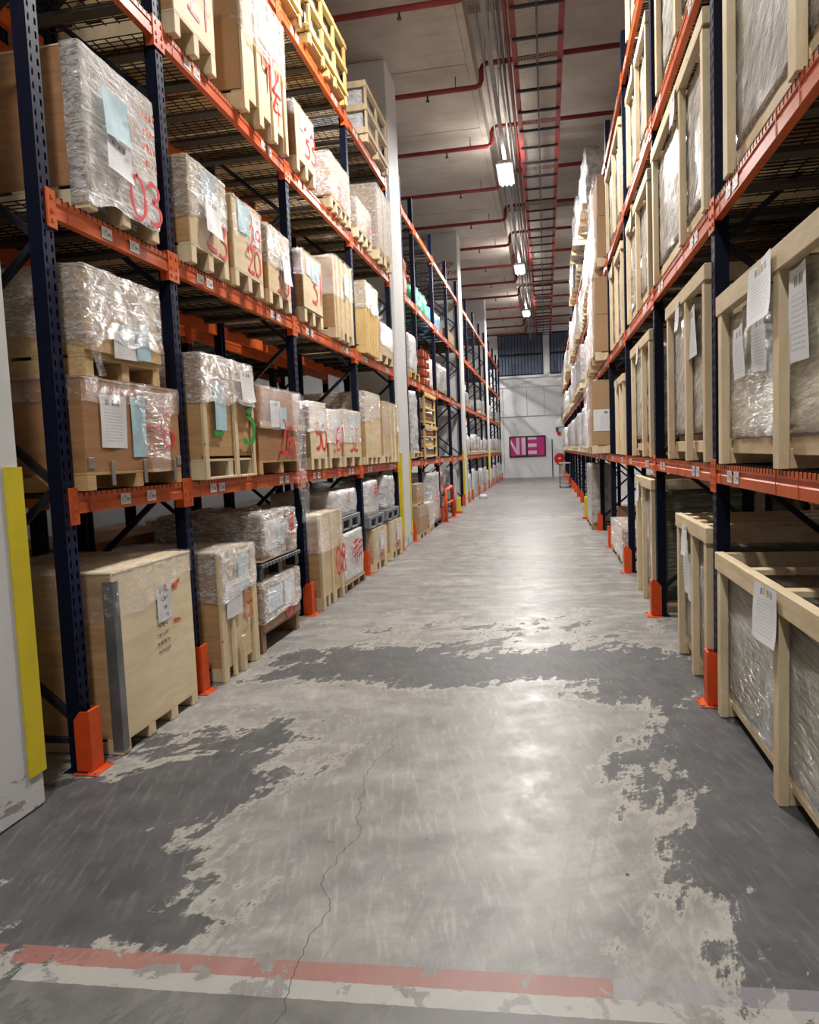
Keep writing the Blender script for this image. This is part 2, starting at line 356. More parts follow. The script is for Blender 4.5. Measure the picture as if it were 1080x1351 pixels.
DIG = {
 '0': [[(.30, 1), (.08, .85), (0, .5), (.1, .12), (.32, 0), (.54, .15), (.6, .5), (.52, .85), (.3, 1)]],
 '1': [[(.25, .9), (.32, 1), (.34, .5), (.32, 0)]],
 '2': [[(.05, .8), (.2, 1), (.45, .98), (.55, .78), (.4, .5), (.1, .12), (.05, .02), (.6, .0)]],
 '3': [[(.05, .88), (.25, 1), (.5, .9), (.5, .68), (.25, .55), (.55, .42), (.6, .2), (.4, .0), (.1, .02)]],
 '4': [[(.35, 1), (.05, .45), (.6, .45)], [(.45, .75), (.42, 0)]],
 '5': [[(.55, 1), (.15, 1), (.1, .58), (.4, .62), (.58, .4), (.45, .05), (.05, .0)]],
 '6': [[(.5, .98), (.2, .8), (.05, .4), (.15, .05), (.4, 0), (.55, .2), (.42, .42), (.1, .32)]],
 '7': [[(.0, .97), (.55, 1), (.3, .5), (.2, 0)]],
 '8': [[(.35, .55), (.08, .75), (.25, 1), (.5, .85), (.35, .55), (.08, .3), (.25, 0), (.52, .18), (.35, .55)]],
 '9': [[(.55, .75), (.35, .55), (.1, .7), (.2, .98), (.5, .95), (.55, .6), (.5, 0)]],
 '-': [[(.0, .45), (.6, .48)]],
 '#': [[(.0, .3), (.7, .4)], [(.0, .6), (.75, .7)], [(.2, .0), (.3, 1)], [(.5, .0), (.55, 1)], [(.05, .9), (.7, .95)]],
}
def smooth_line(p, k=6):
    if len(p) < 3: return [Vector(a) for a in p]
    P = [Vector(p[0])]+[Vector(a) for a in p]+[Vector(p[-1])]; out = []
    for i in range(1, len(P)-2):
        for j in range(k):
            t = j/k; a, b, c_, d = P[i-1], P[i], P[i+1], P[i+2]
            out.append(.5*((2*b)+(c_-a)*t+(2*a-5*b+4*c_-d)*t*t+(3*b-a-3*c_+d)*t**3))
    out.append(P[-2]); return out
def strokes(name, mat, parent, lines, x, w, rnd=None):
    """flat brushed lines on the plane x=const; lines are lists of (y,z)"""
    vs, fs = [], []
    for ln in lines:
        pts = smooth_line(ln); n0 = len(vs)
        for i, p in enumerate(pts):
            d = pts[min(i+1, len(pts)-1)]-pts[max(0, i-1)]
            if d.length < 1e-6: d = Vector((1, 0))
            d.normalize(); nn = Vector((-d.y, d.x)); ww = w*(.42+.14*math.sin(i*.7+x*9))
            vs += [(x, *(p+nn*ww)), (x, *(p-nn*ww))]
            if i: a = n0+2*(i-1); fs.append((a, a+1, a+3, a+2))
        for e, sgn in ((0, -1), (len(pts)-1, 1)):
            p = pts[e]; q_ = pts[e-sgn]; d = (p-q_).normalized(); nn = Vector((-d.y, d.x)); b = n0+2*e
            vs += [(x, *(p+d*w*.35+nn*w*.2)), (x, *(p+d*w*.35-nn*w*.2))]; k = len(vs)-2; fs.append((b, b+1, k+1, k))
    me = bpy.data.meshes.new(name); me.from_pydata(vs, [], fs)
    bm = bmesh.new(); bm.from_mesh(me); r_ = bmesh.ops.extrude_face_region(bm, geom=list(bm.faces))
    bmesh.ops.translate(bm, verts=[g for g in r_['geom'] if isinstance(g, bmesh.types.BMVert)], vec=(.0012, 0, 0))
    bmesh.ops.recalc_face_normals(bm, faces=list(bm.faces)); bm.to_mesh(me); bm.free()
    me.materials.append(mat); return link(name, me, parent)
def number(parent, txt, mat, x, y0, z0, h, wch=None, w=None, slant=0, name='sprayed_number'):
    wch = wch or h*.62; w = w or h*.135; L = []; rnd = random.Random(txt+str(y0))
    for i, ch in enumerate(txt):
        if ch == ' ': continue
        oy = y0+i*wch*1.18; oz = z0+rnd.uniform(-.06, .06)*h
        for ln in DIG[ch]:
            L.append([(oy+a*wch/.6+slant*b*h+rnd.uniform(-.012, .012)*h, oz+b*h+rnd.uniform(-.015, .015)*h) for a, b in ln])
    return strokes(name, mat, parent, L, x, w)
def scribble(parent, mat, x, y0, z0, w, h, rows, seed=1, th=.004, name='handwriting'):
    rnd = random.Random(seed); L = []
    for r_ in range(rows):
        z = z0-r_*h*1.9; y = y0+rnd.uniform(0, .02)
        while y < y0+w:
            k = rnd.randint(3, 5); L.append([(y+rnd.uniform(0, h*.5), z+rnd.uniform(0, h)) for _ in range(k)]); y += h*.75
    return strokes(name, mat, parent, L, x, th)

def grid_box(x0, x1, y0, y1, z0, z1, s, bottom=True, top=True):
    """closed box of small quads (shared corners)"""
    n = [max(1, round(a/s)) for a in (x1-x0, y1-y0, z1-z0)]
    lo = (x0, y0, z0); hi = (x1, y1, z1); idx = {}; vs = []; fs = []
    def vid(i, j, k):
        key = (i, j, k)
        if key not in idx:
            idx[key] = len(vs); vs.append([lo[0]+(hi[0]-lo[0])*i/n[0], lo[1]+(hi[1]-lo[1])*j/n[1], lo[2]+(hi[2]-lo[2])*k/n[2]])
        return idx[key]
    for a, b, c_ in ((0, 1, 2), (1, 2, 0), (2, 0, 1)):
        for side in (0, n[c_]):
            if c_ == 2 and ((side == 0 and not bottom) or (side and not top)): continue
            for i in range(n[a]):
                for j in range(n[b]):
                    q_ = []
                    for di, dj in ((0, 0), (1, 0), (1, 1), (0, 1)):
                        t = [0, 0, 0]; t[a] = i+di; t[b] = j+dj; t[c_] = side; q_.append(vid(*t))
                    fs.append(tuple(q_ if side else q_[::-1]))
    nor = [None]*len(vs)
    for key, i in idx.items():
        d = Vector([(-1 if key[a] == 0 else (1 if key[a] == n[a] else 0)) for a in range(3)])
        if not bottom and key[2] == 0: d.z = 0
        nor[i] = d.normalized()
    return vs, fs, nor
def crumple(name, mat, parent, dims, s=.05, amp=.012, off=0., freq=6, stretch=(1, 1, 1), rot=0, round_=0, bottom=True, hem=None, seed=0, smooth=True, taper=0, sub=None):
    vs, fs, nor = grid_box(*dims, s, bottom=bottom)
    cx, cy, cz = [(dims[2*i]+dims[2*i+1])/2 for i in range(3)]; hx, hy, hz = [(dims[2*i+1]-dims[2*i])/2 for i in range(3)]
    sd = Vector((seed*3.7, seed*1.3, seed*2.1)); cr, sr = math.cos(rot), math.sin(rot)
    out = []
    for p, n_ in zip(vs, nor):
        P = Vector(p)
        q_ = Vector((P.x*stretch[0], (P.y*cr-P.z*sr)*stretch[1], (P.y*sr+P.z*cr)*stretch[2]))
        k = noise.noise(q_*freq+sd)+.55*noise.noise(q_*freq*2.3+sd)
        k2 = abs(noise.noise(q_*freq*1.4-sd))
        P2 = P+n_*(off+amp*(k*.6+k2*1.1))
        if round_:
            t = max(abs(P.x-cx)/hx, abs(P.y-cy)/hy); u_ = (P.z-(cz-hz))/(2*hz)
            d = Vector((abs(P.x-cx)/hx, abs(P.y-cy)/hy, max(0, (P.z-cz)/hz)))
            L = (d.x**4+d.y**4+d.z**4)**.25
            f = 1+(1/L-1)*round_ if L > 1 else 1
            P2.x = cx+(P2.x-cx)*f; P2.y = cy+(P2.y-cy)*f
            if P.z > cz: P2.z = cz+(P2.z-cz)*f
        if taper: f = 1-taper*(P.z-dims[4])/(2*hz); P2.x = cx+(P2.x-cx)*f; P2.y = cy+(P2.y-cy)*f
        if hem:
            # hem(y) gives the z where the skirt ends on this side
            u_ = (dims[5]-P.z)/(2*hz); zb = hem(P.y, P.x); P2.z = dims[5]+(P2.z-P.z)-(dims[5]-zb)*u_
        out.append(tuple(P2))
    me = bpy.data.meshes.new(name); me.from_pydata(out, [], fs)
    if smooth:
        for p in me.polygons: p.use_smooth = True
    me.materials.append(mat); return link(name, me, parent)
def wrap(parent, x0, x1, y0, y1, ztop, hn, hf, seed=0, mat='film', amp=.018, s=.05, off=.006, ragged=.03, name='stretch_wrap'):
    """film pulled over the top; it hangs hn at the y0 side and hf at the y1 side"""
    h = max(hn, hf)
    def hem(y, x):
        t = (y-y0)/(y1-y0)
        return ztop-(hn+(hf-hn)*t)+ragged*noise.noise(Vector((x*3, y*5, seed)))*1.6
    return crumple(name, M[mat], parent, (x0, x1, y0, y1, ztop-h, ztop), s, amp, off, 7, (1, 1, 1.8), .3, bottom=False, hem=hem, seed=seed)
def tail(parent, x, yc, ztop, w, h, seed=0, mat='film', name='loose_film'):
    vs, fs = [], []; nu, nv = 7, 22
    for j in range(nv+1):
        for i in range(nu+1):
            u, v = i/nu-.5, j/nv
            ww = w*(1-.45*v)+.03*noise.noise(Vector((v*5, seed, 0)))
            vs.append((x+.03+.03*noise.noise(Vector((u*9, v*6, seed)))+.02*v, yc+u*ww+.05*noise.noise(Vector((v*3, seed, 4))), ztop-h*v))
    for j in range(nv):
        for i in range(nu):
            a = j*(nu+1)+i; fs.append((a, a+1, a+nu+2, a+nu+1))
    me = bpy.data.meshes.new(name); me.from_pydata(vs, [], fs)
    for p in me.polygons: p.use_smooth = True
    me.materials.append(M[mat]); return link(name, me, parent)

# ================================================================== STRUCTURE
XL, XR = -2.494, 1.010            # aisle faces of the two rack rows
PIL = [(2.15, 3.06), (12.28, 13.16), (22.05, 22.92), (31.85, 32.7)]
YW = 42.0
# floor: one slab with a dense vertex field that says where the dark coating survives
def coat(x, y):
    def g(cx, cy, sx, sy, a): return a*math.exp(-((x-cx)/sx)**2-((y-cy)/sy)**2)
    v = .14
    v += g(-.55, 5.35, 1.5, .42, .62)+g(.3, 5.75, .9, .45, .45)+g(-1.5, 5.6, .9, .7, .35)+g(-.3, 6.7, 1.5, .40, .36)+g(.5, 7.3, .6, .25, .15)
    v += g(-2.3, 2.7, .85, 1.2, .62)+g(-1.75, 2.45, .55, .35, .30)+g(-1.75, 3.55, .34, .55, .50)+g(-1.55, 2.45, .35, .3, .30)+g(-1.25, 3.9, .3, .4, .25)
    v += g(.98, 3.2, .56, 1.7, .72)+g(.75, 2.45, .35, .35, .22)+g(.32, 3.55, .20, .55, .42)+g(.75, 4.9, .45, .8, .3)
    v += g(-1.15, 2.75, .5, .45, -.12)-g(-.35, 4.2, .75, .8, .22)-g(-.3, 2.9, .7, .8, .22)
    if y < 1.97+.05*x: v += .2
    if y > 7.6: v = min(v, .26)-.05
    if x < -2.5 or x > 1.1: v = .45
    return v
xs = [-12, -8, -4, -3]+[-2.6+.1*i for i in range(38)]+[1.5, 2.5, 4, 7, 10]
ys = [-10, -4, 0]+[1+.1*i for i in range(80)]+[9+1.0*i for i in range(35)]
vs = [(x, y, 0) for y in ys for x in xs]; nx = len(xs)
fs = [(j*nx+i, j*nx+i+1, (j+1)*nx+i+1, (j+1)*nx+i) for j in range(len(ys)-1) for i in range(nx-1)]
me = bpy.data.meshes.new('floor'); me.from_pydata(vs, [], fs)
a = me.attributes.new('coat', 'FLOAT', 'POINT'); a.data.foreach_set('value', [coat(x, y) for x, y, z in vs])
me.materials.append(M['floor']); fl = struct(link('floor', me))
ZC, ZH, XS = 8.15, 8.62, -1.05     # low soffit, raised soffit, edge between them
ce = struct(box('ceiling', M['ceiling'], None, XS, 10, -10, YW+.4, ZH, ZH+.3))
struct(box('trim_1', M['ceiling'], None, XS-.11, XS, -10, YW+.4, ZC, ZH))
y = -9.6; 
while y < YW:                       # the left soffit is cast in panels with open joints
    box('soffit_panel', M['ceiling'], ce, -12, XS-.115, y+.012, min(y+2.49-.012, YW+.4), ZC, ZC+.2, .006); y += 2.49
for yy in [2.2+4.92*i for i in range(9)]:
    box('soffit_beam', M['ceiling'], ce, XS, 10, yy, yy+.32, ZH-.12, ZH-.001)
wf = struct(box('wall_far', M['wall'], None, -12, 10, YW, YW+.4, 0, 9))
struct(box('wall_back', M['wall'], None, -12, 10, -10.3, -10, 0, 9))
struct(box('wall_left', M['wall_shaded'], None, -12.3, -12, -10, YW, 0, 9))
struct(box('wall_right', M['wall'], None, 10, 10.3, -10, YW, 0, 9))
for i, (y0, y1) in enumerate(PIL):
    p = struct(box('pillar', M['pillar'], None, -3.36, -2.47, y0, y1, 0, ZC-.001, .012))
    p['label'] = ['white painted concrete pillar at the left edge, nearest the camera', 'white concrete pillar between the near left rack and the next', 'second white pillar down the left side, with red lettering', 'farthest white pillar down the left side'][i]
    for k, yy in enumerate((y0, y1)):
        sg = 1 if k == 0 else -1
        if (i == 0 and k == 0): continue
        g = MB().box(-2.469, -2.461, min(yy, yy+sg*.11), max(yy, yy+sg*.11), .17, 1.66).box(-2.58, -2.461, min(yy, yy-sg*.008), max(yy, yy-sg*.008), .17, 1.66)
        g.build('corner_guard', M['yellow'], p)
def text(body, size, mat, parent, loc, rot, name='lettering', align='LEFT', th=.004, sx=1):
    cu = bpy.data.curves.new('t', 'FONT'); cu.body = body; cu.size = size; cu.extrude = th; cu.align_x = align; cu.resolution_u = 3
    o = bpy.data.objects.new('t', cu); COL.objects.link(o); dg = bpy.context.evaluated_depsgraph_get()
    me = bpy.data.meshes.new_from_object(o.evaluated_get(dg)); bpy.data.objects.remove(o)
    me.materials.clear(); me.materials.append(mat); o2 = link(name, me, parent, loc, rot); o2.scale = (sx, 1, 1); return o2
p2 = bpy.data.objects['pillar.002']
text('Storage', .27, M['pipe'], p2, (-2.58, 22.035, 7.16), (R(90), 0, 0), align='RIGHT')
text('Line', .27, M['pipe'], p2, (-2.50, 22.035, 6.90), (R(90), 0, 0), align='RIGHT')
box('painted_stripe', M['pipe'], p2, -2.95, -2.475, 22.03, 22.05, 6.74, 6.80)
# far wall: strip windows closed with ribbed sheet, door line, ledges
for i, (x0, x1) in enumerate(((-2.52, -.10), (.36, 2.8))):
    z0, z1 = 5.84, 8.02
    w = struct(box('window_%d' % (i+1), M['black'], None, x0-.05, x1+.05, YW-.03, YW-.004, z0-.08, z1+.08))
    k = 0; xx = x0
    while xx < x1-.05:
        box('ribbed_sheet', M['blue_louver'], w, xx+.015, min(xx+.165, x1), YW-.06, YW-.03, z0, z1, .008); xx += .18
    box('mullion', M['black'], w, x0, x1, YW-.12, YW-.06, z0+1.02, z0+1.14)
    box('window_sill', M['wall'], w, x0-.1, x1+.1, YW-.1, YW, z0-.20, z0-.08)
struct(box('trim_2', M['wall'], None, -2.9, 3, YW-.06, YW, 5.12, 5.22))
struct(box('trim_3', M['trunk'], None, -2.7, 3, YW-.03, YW, 3.46, 3.49))
for x in (-2.38, -1.03, -.07): box('wall_joint', M['trunk'], wf, x, x+.02, YW-.008, YW, .02 if x < -2 else 3.49, 5.1)
d = struct(box('door_1', M['wall'], None, .36, 1.5, YW-.05, YW-.001, 0, 2.25)); box('door_edge', M['black'], d, .30, .35, YW-.08, YW-.001, 0, 2.12)
box('door_handle', M['bolt'], d, .42, .5, YW-.09, YW-.05, 1.0, 1.05)
# window film with two big letters
sg = thing('lettered_window', 'framed magenta window with big pale letters low on the far wall', 'window', (-1.06, YW-.04, 1.2))
box('glass_film', M['pink'], sg, -1.0, 1.0, -.01, .03, .02, 1.10)
box('frame', M['black'], sg, -1.02, 1.02, -.04, .03, 1.10, 1.16); box('frame', M['black'], sg, -1.02, 1.02, -.04, .03, -.03, .03)
for x in (-1.02, -.06, .96): box('frame', M['black'], sg, x, x+.08, -.04, .03, .03, 1.10)
L = M['pink_light']
n_ = MB(); n_.prism([(-.93, .74), (-.62, .12), (-.62, .40), (-.93, 1.0)], -.024, -.012); n_.box(-.62, -.44, -.024, -.012, .12, 1.07); n_.build('letter', L, sg)
e_ = MB().box(-.32, -.10, -.024, -.012, .12, 1.07).box(.04, .52, -.024, -.012, .12, .32).box(.04, .52, -.024, -.012, .52, .72).box(.04, .52, -.024, -.012, .95, 1.07); e_.build('letter', L, sg)

# ================================================================== CEILING SERVICES
YP = [10.66+2.515*(i-0) for i in range(-2, 13)]
for i, yy in enumerate(YP):
    nm = ['third','second','first']
    t = thing('sprinkler_pipe', 'red sprinkler pipe crossing the ceiling, %s from the camera' % ('nearest nearer near fourth fifth sixth seventh eighth ninth tenth eleventh twelfth thirteenth fourteenth fifteenth'.split()[i] if i > 2 else ('nearest', 'second', 'third')[i]), 'pipe', (0, yy, 0), group='red sprinkler pipes under the ceiling')
    MB().tube([(-11.8, 0, 7.93), (XS+.0, 0, 7.93), (XS+.07, 0, 7.96), (XS+.10, 0, 8.03), (XS+.10, 0, 8.2), (XS+.13, 0, 8.27), (XS+.2, 0, 8.3), (9.8, 0, 8.3)], .045, 8).build('pipe_run', M['pipe'], t, smooth=True)
    for x in (-9.5, -6.5, -4.2, -1.9, 1.5, 4.0, 6.4):
        z = 7.93 if x < XS else 8.3
        MB().tube([(x, 0, z-.04), (x, 0, z-.12)], .016, 6).tube([(x, 0, z-.12), (x, 0, z-.14)], .034, 8).build('sprinkler_head', M['tray_grey'], t)
        MB().tube([(x+.5, 0, z), (x+.5, 0, (ZC if x < XS else ZH))], .009, 5).build('hanger_rod', M['tray_grey'], t)
tr = thing('cable_tray', 'red edged overhead mesh cable tray running down the aisle', 'cable tray', (0, 0, 7.9))
for x in (-.34, .37):
    MB().box(x-.042, x+.042, -9, YW-.8, -.05, .05).build('side_rail', M['tray_red'], tr)
MB().bar((.012, -9, -.065), (.012, YW-.8, -.065), .035).build('centre_bar', M['tray_grey'], tr)
k = 0; cbm = MB().box(-.36, .39, -.022, .022, -.095, -.055).mesh('crossbar', M['tray_dark'])
yy = 11.67-.817*14
while yy < YW-.9: link('crossbar', cbm, tr, (0, yy, 0)); yy += .817
m = MB()
for i in range(14): m.box(-.31+i*.05, -.308+i*.05, -9, YW-.8, .0, .004)
yy = 6.0
while yy < 26: m.box(-.32, .35, yy, yy+.004, .0, .004); yy += .05
tag(m.build('wire_mesh', M['housing'], tr), kind='stuff')
for yy in [4+3.3*i for i in range(12)]:
    for x in (-.34, .37): MB().bar((x, yy, .05), (x, yy, ZH-7.9), .014).build('hanger_rod', M['tray_grey'], tr)
tk = thing('light_trunking', 'grey steel trunking that carries the ceiling lights', 'trunking', (-.70, 0, 7.62))
box('trunk', M['trunk'], tk, -.035, .035, -9, YW-.5, 0, .06)
for yy in [2+2.4*i for i in range(17)]: MB().bar((0, yy, .06), (0, yy, ZH-7.62), .012).build('hanger_rod', M['trunk'], tk)
for x, z, r_, mt, lb in ((-.52, 7.78, .02, 'tray_grey', 'thin dark conduit beside the mesh tray'), (-.60, 7.90, .02, 'trunk', 'thin grey conduit beside the light trunking'), (-.44, 7.95, .03, 'pipe', 'dark red water main above the mesh tray edge'), (-.86, 8.05, .016, 'trunk', 'thin grey conduit nearest the ceiling step')):
    t = thing('conduit', lb, 'conduit', (x, 0, z)); MB().tube([(0, -9, 0), (0, YW-.6, 0)], r_, 6).build('tube', M[mt], t)
    for yy in [3+5*i for i in range(8)]: MB().bar((0, yy, 0), (0, yy, ZH-z), .01).build('clamp_rod', M['tray_grey'], t)
def lamp(x, y, z, label, group='strip lights over the aisle', w=LAMP_W):
    t = thing('ceiling_light', label, 'light', (x, y, z), group=group)
    MB().prism([(-.17, 0), (.17, 0), (.12, .07), (-.12, .07)], -.62, .62).build('housing', M['housing'], t)
    for dx in (-.09, 0, .09): MB().tube([(dx, -.58, -.02), (dx, .58, -.02)], .018, 8).build('tube', M['tube'], t)
    MB().bar((0, 0, .07), (0, 0, .22), .03).build('bracket', M['trunk'], t)
    ld = bpy.data.lights.new('strip', 'AREA'); ld.shape = 'RECTANGLE'; ld.size = .32; ld.size_y = 1.2; ld.energy = w; ld.color = (1, .965, .92)
    lo = bpy.data.objects.new('strip', ld); COL.objects.link(lo); lo.location = (x, y, z-.06)
    lu = bpy.data.lights.new('strip_up', 'AREA'); lu.shape = 'RECTANGLE'; lu.size = .3; lu.size_y = 1.1; lu.energy = w*.06; lu.color = (1, .93, .85)
    l2 = bpy.data.objects.new('strip_up', lu); COL.objects.link(l2); l2.location = (x, y, z+.12); l2.rotation_euler = (math.pi, 0, 0)
for i, yy in enumerate(LAMP_Y):
    lamp(-.70, yy, 7.40, w=LAMP_W*(.62 if i == 0 else 1), label=('bright strip light above the camera', 'bright strip light just above the frame', 'nearest bright strip light over the aisle', 'second bright strip light over the aisle', 'third bright strip light over the aisle')[i])
for x, lb in ((-5.3, 'left'), (4.6, 'right')): lamp(x, 39.2, 7.4, 'added unseen strip light brightening the far wall, %s side' % lb, 'lights over neighbouring aisles')  # added lamps, hidden by the racks, to brighten the far wall
for x, ys_, lb in ((-6.6, (3, 13, 24), 'strip light over the aisle behind the left racks'), (5.0, (3, 13, 24), 'strip light over the aisle behind the right racks')):
    for i, yy in enumerate(ys_): lamp(x, yy, 7.4, ('nearest', 'second', 'farthest')[i]+' '+lb, 'lights over neighbouring aisles', LAMP_W*(.08 if x < 0 else .2))

# ================================================================== RACKS
LEV = [1.508, 3.058, 4.585, 6.135]      # top of the beams
HT = 6.66
def upright_mesh():
    vs, fs = [], []; pitch = .066; cols = [-.045, -.032, -.017, .017, .032, .045]; xf = [0, 0, 0, 0, 0, 0]
    rows = [0]; z = .06; holes = []
    while z < HT-.08:
        rows += [z, z+.036]; holes.append(len(rows)-2); z += pitch
    rows.append(HT)
    for zz in rows:
        for cy, cx in zip(cols, xf): vs.append((cx, cy, zz))
    for j in range(len(rows)-1):
        for i in range(5):
            if j in holes and i in (1, 3): continue
            a = j*6+i; fs.append((a, a+1, a+7, a+6))
    me = bpy.data.meshes.new('u'); me.from_pydata(vs, [], fs); return me
face_me = upright_mesh()
def ubody():
    m = MB(); m.box(-.075, -.002, -.046, -.043, 0, HT); m.box(-.075, -.002, .043, .046, 0, HT); m.box(-.08, -.075, -.046, -.02, 0, HT); m.box(-.08, -.075, .02, .046, 0, HT)
    m.box(-.02, -.016, -.014, .014, 0, HT)
    return m.mesh('upright', M['upright'])
ub = ubody(); face_me.materials.append(M['upright_face'])
holes_side = MB()
fp = MB().box(-.11, .03, -.07, .07, 0, .008).mesh('foot_plate', M['upright'], .002)
MESH = {}
def cached(key, fn):
    if key not in MESH: MESH[key] = fn()
    return MESH[key]
def beam_mesh(Lb):
    # stepped box beam: two shallow grooves along its face
    pr = [(0, 0), (.0, -.03), (-.006, -.036), (-.006, -.056), (0, -.062), (0, -.112), (-.045, -.112), (-.045, 0)]
    return MB().prism([(x, z) for x, z in pr], 0, Lb).mesh('beam', M['beam'], .0)
def conn_mesh():
    m = MB().box(0, .006, -.035, .035, -.17, .03).box(-.06, .006, -.037, -.031, -.17, .03)
    for z in (-.14, -.09, -.02): m.box(.006, .012, -.008, .008, z, z+.022)
    return m.mesh('connector', M['beam'], .002)
def bin_mesh():
    w, h = .105, .066
    me = bpy.data.meshes.new('bin_label'); me.from_pydata([(.001, 0, 0), (.001, w, 0), (.001, w, h), (.001, 0, h)], [], [(0, 1, 2, 3)])
    ul = me.uv_layers.new(name='UVMap')
    for i, c_ in enumerate(((0, 0), (1, 0), (1, 1), (0, 1))): ul.data[i].uv = c_
    me.materials.append(M['bin']); return me
def deck_mesh(Lb, D):
    m = MB(); n = int(Lb/.05)
    for i in range(n): y = .03+i*(Lb-.06)/(n-1); m.box(-D, .004, y-.0028, y+.0028, .002, .008); m.box(.001, .006, y-.0028, y+.0028, -.022, .008)
    for i in range(9): x = -D+.03+i*(D-.06)/8; m.box(x-.003, x+.003, .02, Lb-.02, -.004, .002)
    return m.mesh('wire_deck', M['deck'])
def chan_mesh(D): return MB().box(-D+.03, -.03, -.05, .05, -.030, -.005).mesh('support_channel', M['channel'])
def flip(v, s): return v
def rack(ys, xf, s, D, label, levels=LEV, group=None, decks=True, bins=True, extra_levels=None):
    """s=+1: aisle face looks to +x; s=-1: to -x.  Everything is built for s=+1 and turned by half a turn for s=-1."""
    y0 = ys[0]
    if s > 0: t = thing('pallet_rack', label, 'rack', (xf, y0, 0), 0, group); yl = [y-y0 for y in ys]
    else: t = thing('pallet_rack', label, 'rack', (xf, ys[-1], 0), math.pi, group); yl = [ys[-1]-y for y in ys][::-1]
    for y in yl:
        for x, rz in ((0, 0), (-D, math.pi)):
            u = link('upright', ub, t, (x, y, 0), (0, 0, rz)); link('perforated_face', face_me, u); link('foot_plate', fp, u)
        zz = .28; up_ = True; m = MB().bar((-.08, y, .16), (-D+.08, y, .16), .03, .03).build('brace', M['brace'], t)
        while zz < HT-.7:
            a, b = ((-.07, zz), (-D+.07, zz+.62)) if up_ else ((-D+.07, zz), (-.07, zz+.62))
            MB().bar((a[0], y, a[1]), (b[0], y, b[1]), .035, .035).build('brace', M['brace'], t); zz += .64; up_ = not up_
    for i in range(len(yl)-1):
        ya, yb = yl[i]+.047, yl[i+1]-.047; Lb = round(yb-ya, 3)
        for z in levels:
            for x, rz, yy in ((0.004, 0, ya), (-D-.004, math.pi, yb)):
                b = link('beam', cached(('b', Lb), lambda: beam_mesh(Lb)), t, (x, yy, z), (0, 0, rz))
                link('connector', cached('c', conn_mesh), b, (.0, -.012, 0)); link('connector', cached('c', conn_mesh), b, (.0, Lb+.012, 0), )
                if rz == 0 and bins:
                    for k in range(2 if Lb < 1.5 else 4):
                        yo = (.42+.29*k) if Lb < 1.5 else ((.30, .45, Lb-.62, Lb-.47)[k])
                        link('bin_label', cached('n', bin_mesh), b, (.002, yo, -.094))
                    for yo in ((.12,) if Lb < 1.5 else (.14, Lb*.5, Lb*.5+.3)):
                        link('zip_tie', cached('z', lambda: MB().box(.001, .003, 0, .006, -.112, 0).mesh('zip_tie', M['beam_dark'])), b, (0, yo, 0))
            if decks:
                dk = link('wire_deck', cached(('d', Lb, D), lambda: deck_mesh(Lb, D)), t, (0, ya, z)); dk['kind'] = 'stuff'
                for k in range(5 if Lb > 1.5 else 3): link('support_channel', cached(('s', D), lambda: chan_mesh(D)), dk, (0, Lb*(k+.5)/(5 if Lb > 1.5 else 3), 0))
    return t
RD = .86
RUN = [[3.44, 4.73, 7.19, 9.65, 12.11], [13.34, 14.57, 17.03, 19.49, 21.86], [23.16, 24.41, 26.87, 29.33, 31.66], [33.0, 34.25, 36.71, 39.17, 41.3]]
NAMES = ['nearest left rack', 'second left rack', 'third left rack', 'farthest left rack']
for i, ys_ in enumerate(RUN):
    rack(ys_, XL, 1, RD, ['navy and orange pallet rack nearest the camera on the left', 'navy and orange pallet rack after the first left pillar', 'navy and orange pallet rack after the lettered left pillar', 'navy and orange pallet rack by the far wall on the left'][i], bins=(i < 2))
rack([.98, 3.44, 4.73, 7.19, 9.65, 12.11], XL-RD*2-.30, -1, RD, 'navy and orange rack standing back to back with the nearest left rack', bins=False)
RY = [2.27+2.46*i for i in range(17)]
rack(RY, XR, -1, RD, 'long navy and orange pallet rack down the right side of the aisle')
rack([3.2]+RY[2:6], XR+RD*2+.44, 1, RD, 'navy and orange rack standing back to back with the near right rack', bins=False)

# post guards
def guard_mesh():
    m = MB(); m.prism([(0, .006), (.0, .34), (-.006, .345), (-.012, .345), (-.012, .006)], -.05, .05)
    for s in (-1, 1):
        m2 = [(0, .006), (0, .34), (-.055, .34), (-.095, .29), (-.095, .006)]
        m.prism(m2, s*.05-.003, s*.05+.003)
    return m.mesh('shield', M['guard'], .002)
def gbase(): return MB().box(-.10, .045, -.09, .09, 0, .007).mesh('base_plate', M['guard'], .002)
def gbolt(): return MB().tube([(0, 0, .007), (0, 0, .018)], .010, 6).mesh('bolt', M['bolt'])
gm, gb, gbo = guard_mesh(), gbase(), gbolt()
ORD = 'nearest second third fourth fifth sixth seventh eighth ninth tenth eleventh twelfth thirteenth fourteenth fifteenth sixteenth seventeenth eighteenth nineteenth twentieth'.split()
def guards(ys_, x, rz, side):
    for i, y in enumerate(ys_):
        t = thing('post_guard', 'orange steel post guard bolted to the floor on the %s, %s from the camera' % (side, ORD[i]), 'guard', (x, y, 0), rz, 'post guards along the %s racks' % side)
        link('shield', gm, t); link('base_plate', gb, t)
        for yy in (-.07, .07): link('bolt', gbo, t, (.03, yy, 0)); 
guards([y for r_ in RUN for y in r_], XL+.055, 0, 'left')
guards(RY[1:], XR-.06, math.pi, 'right')

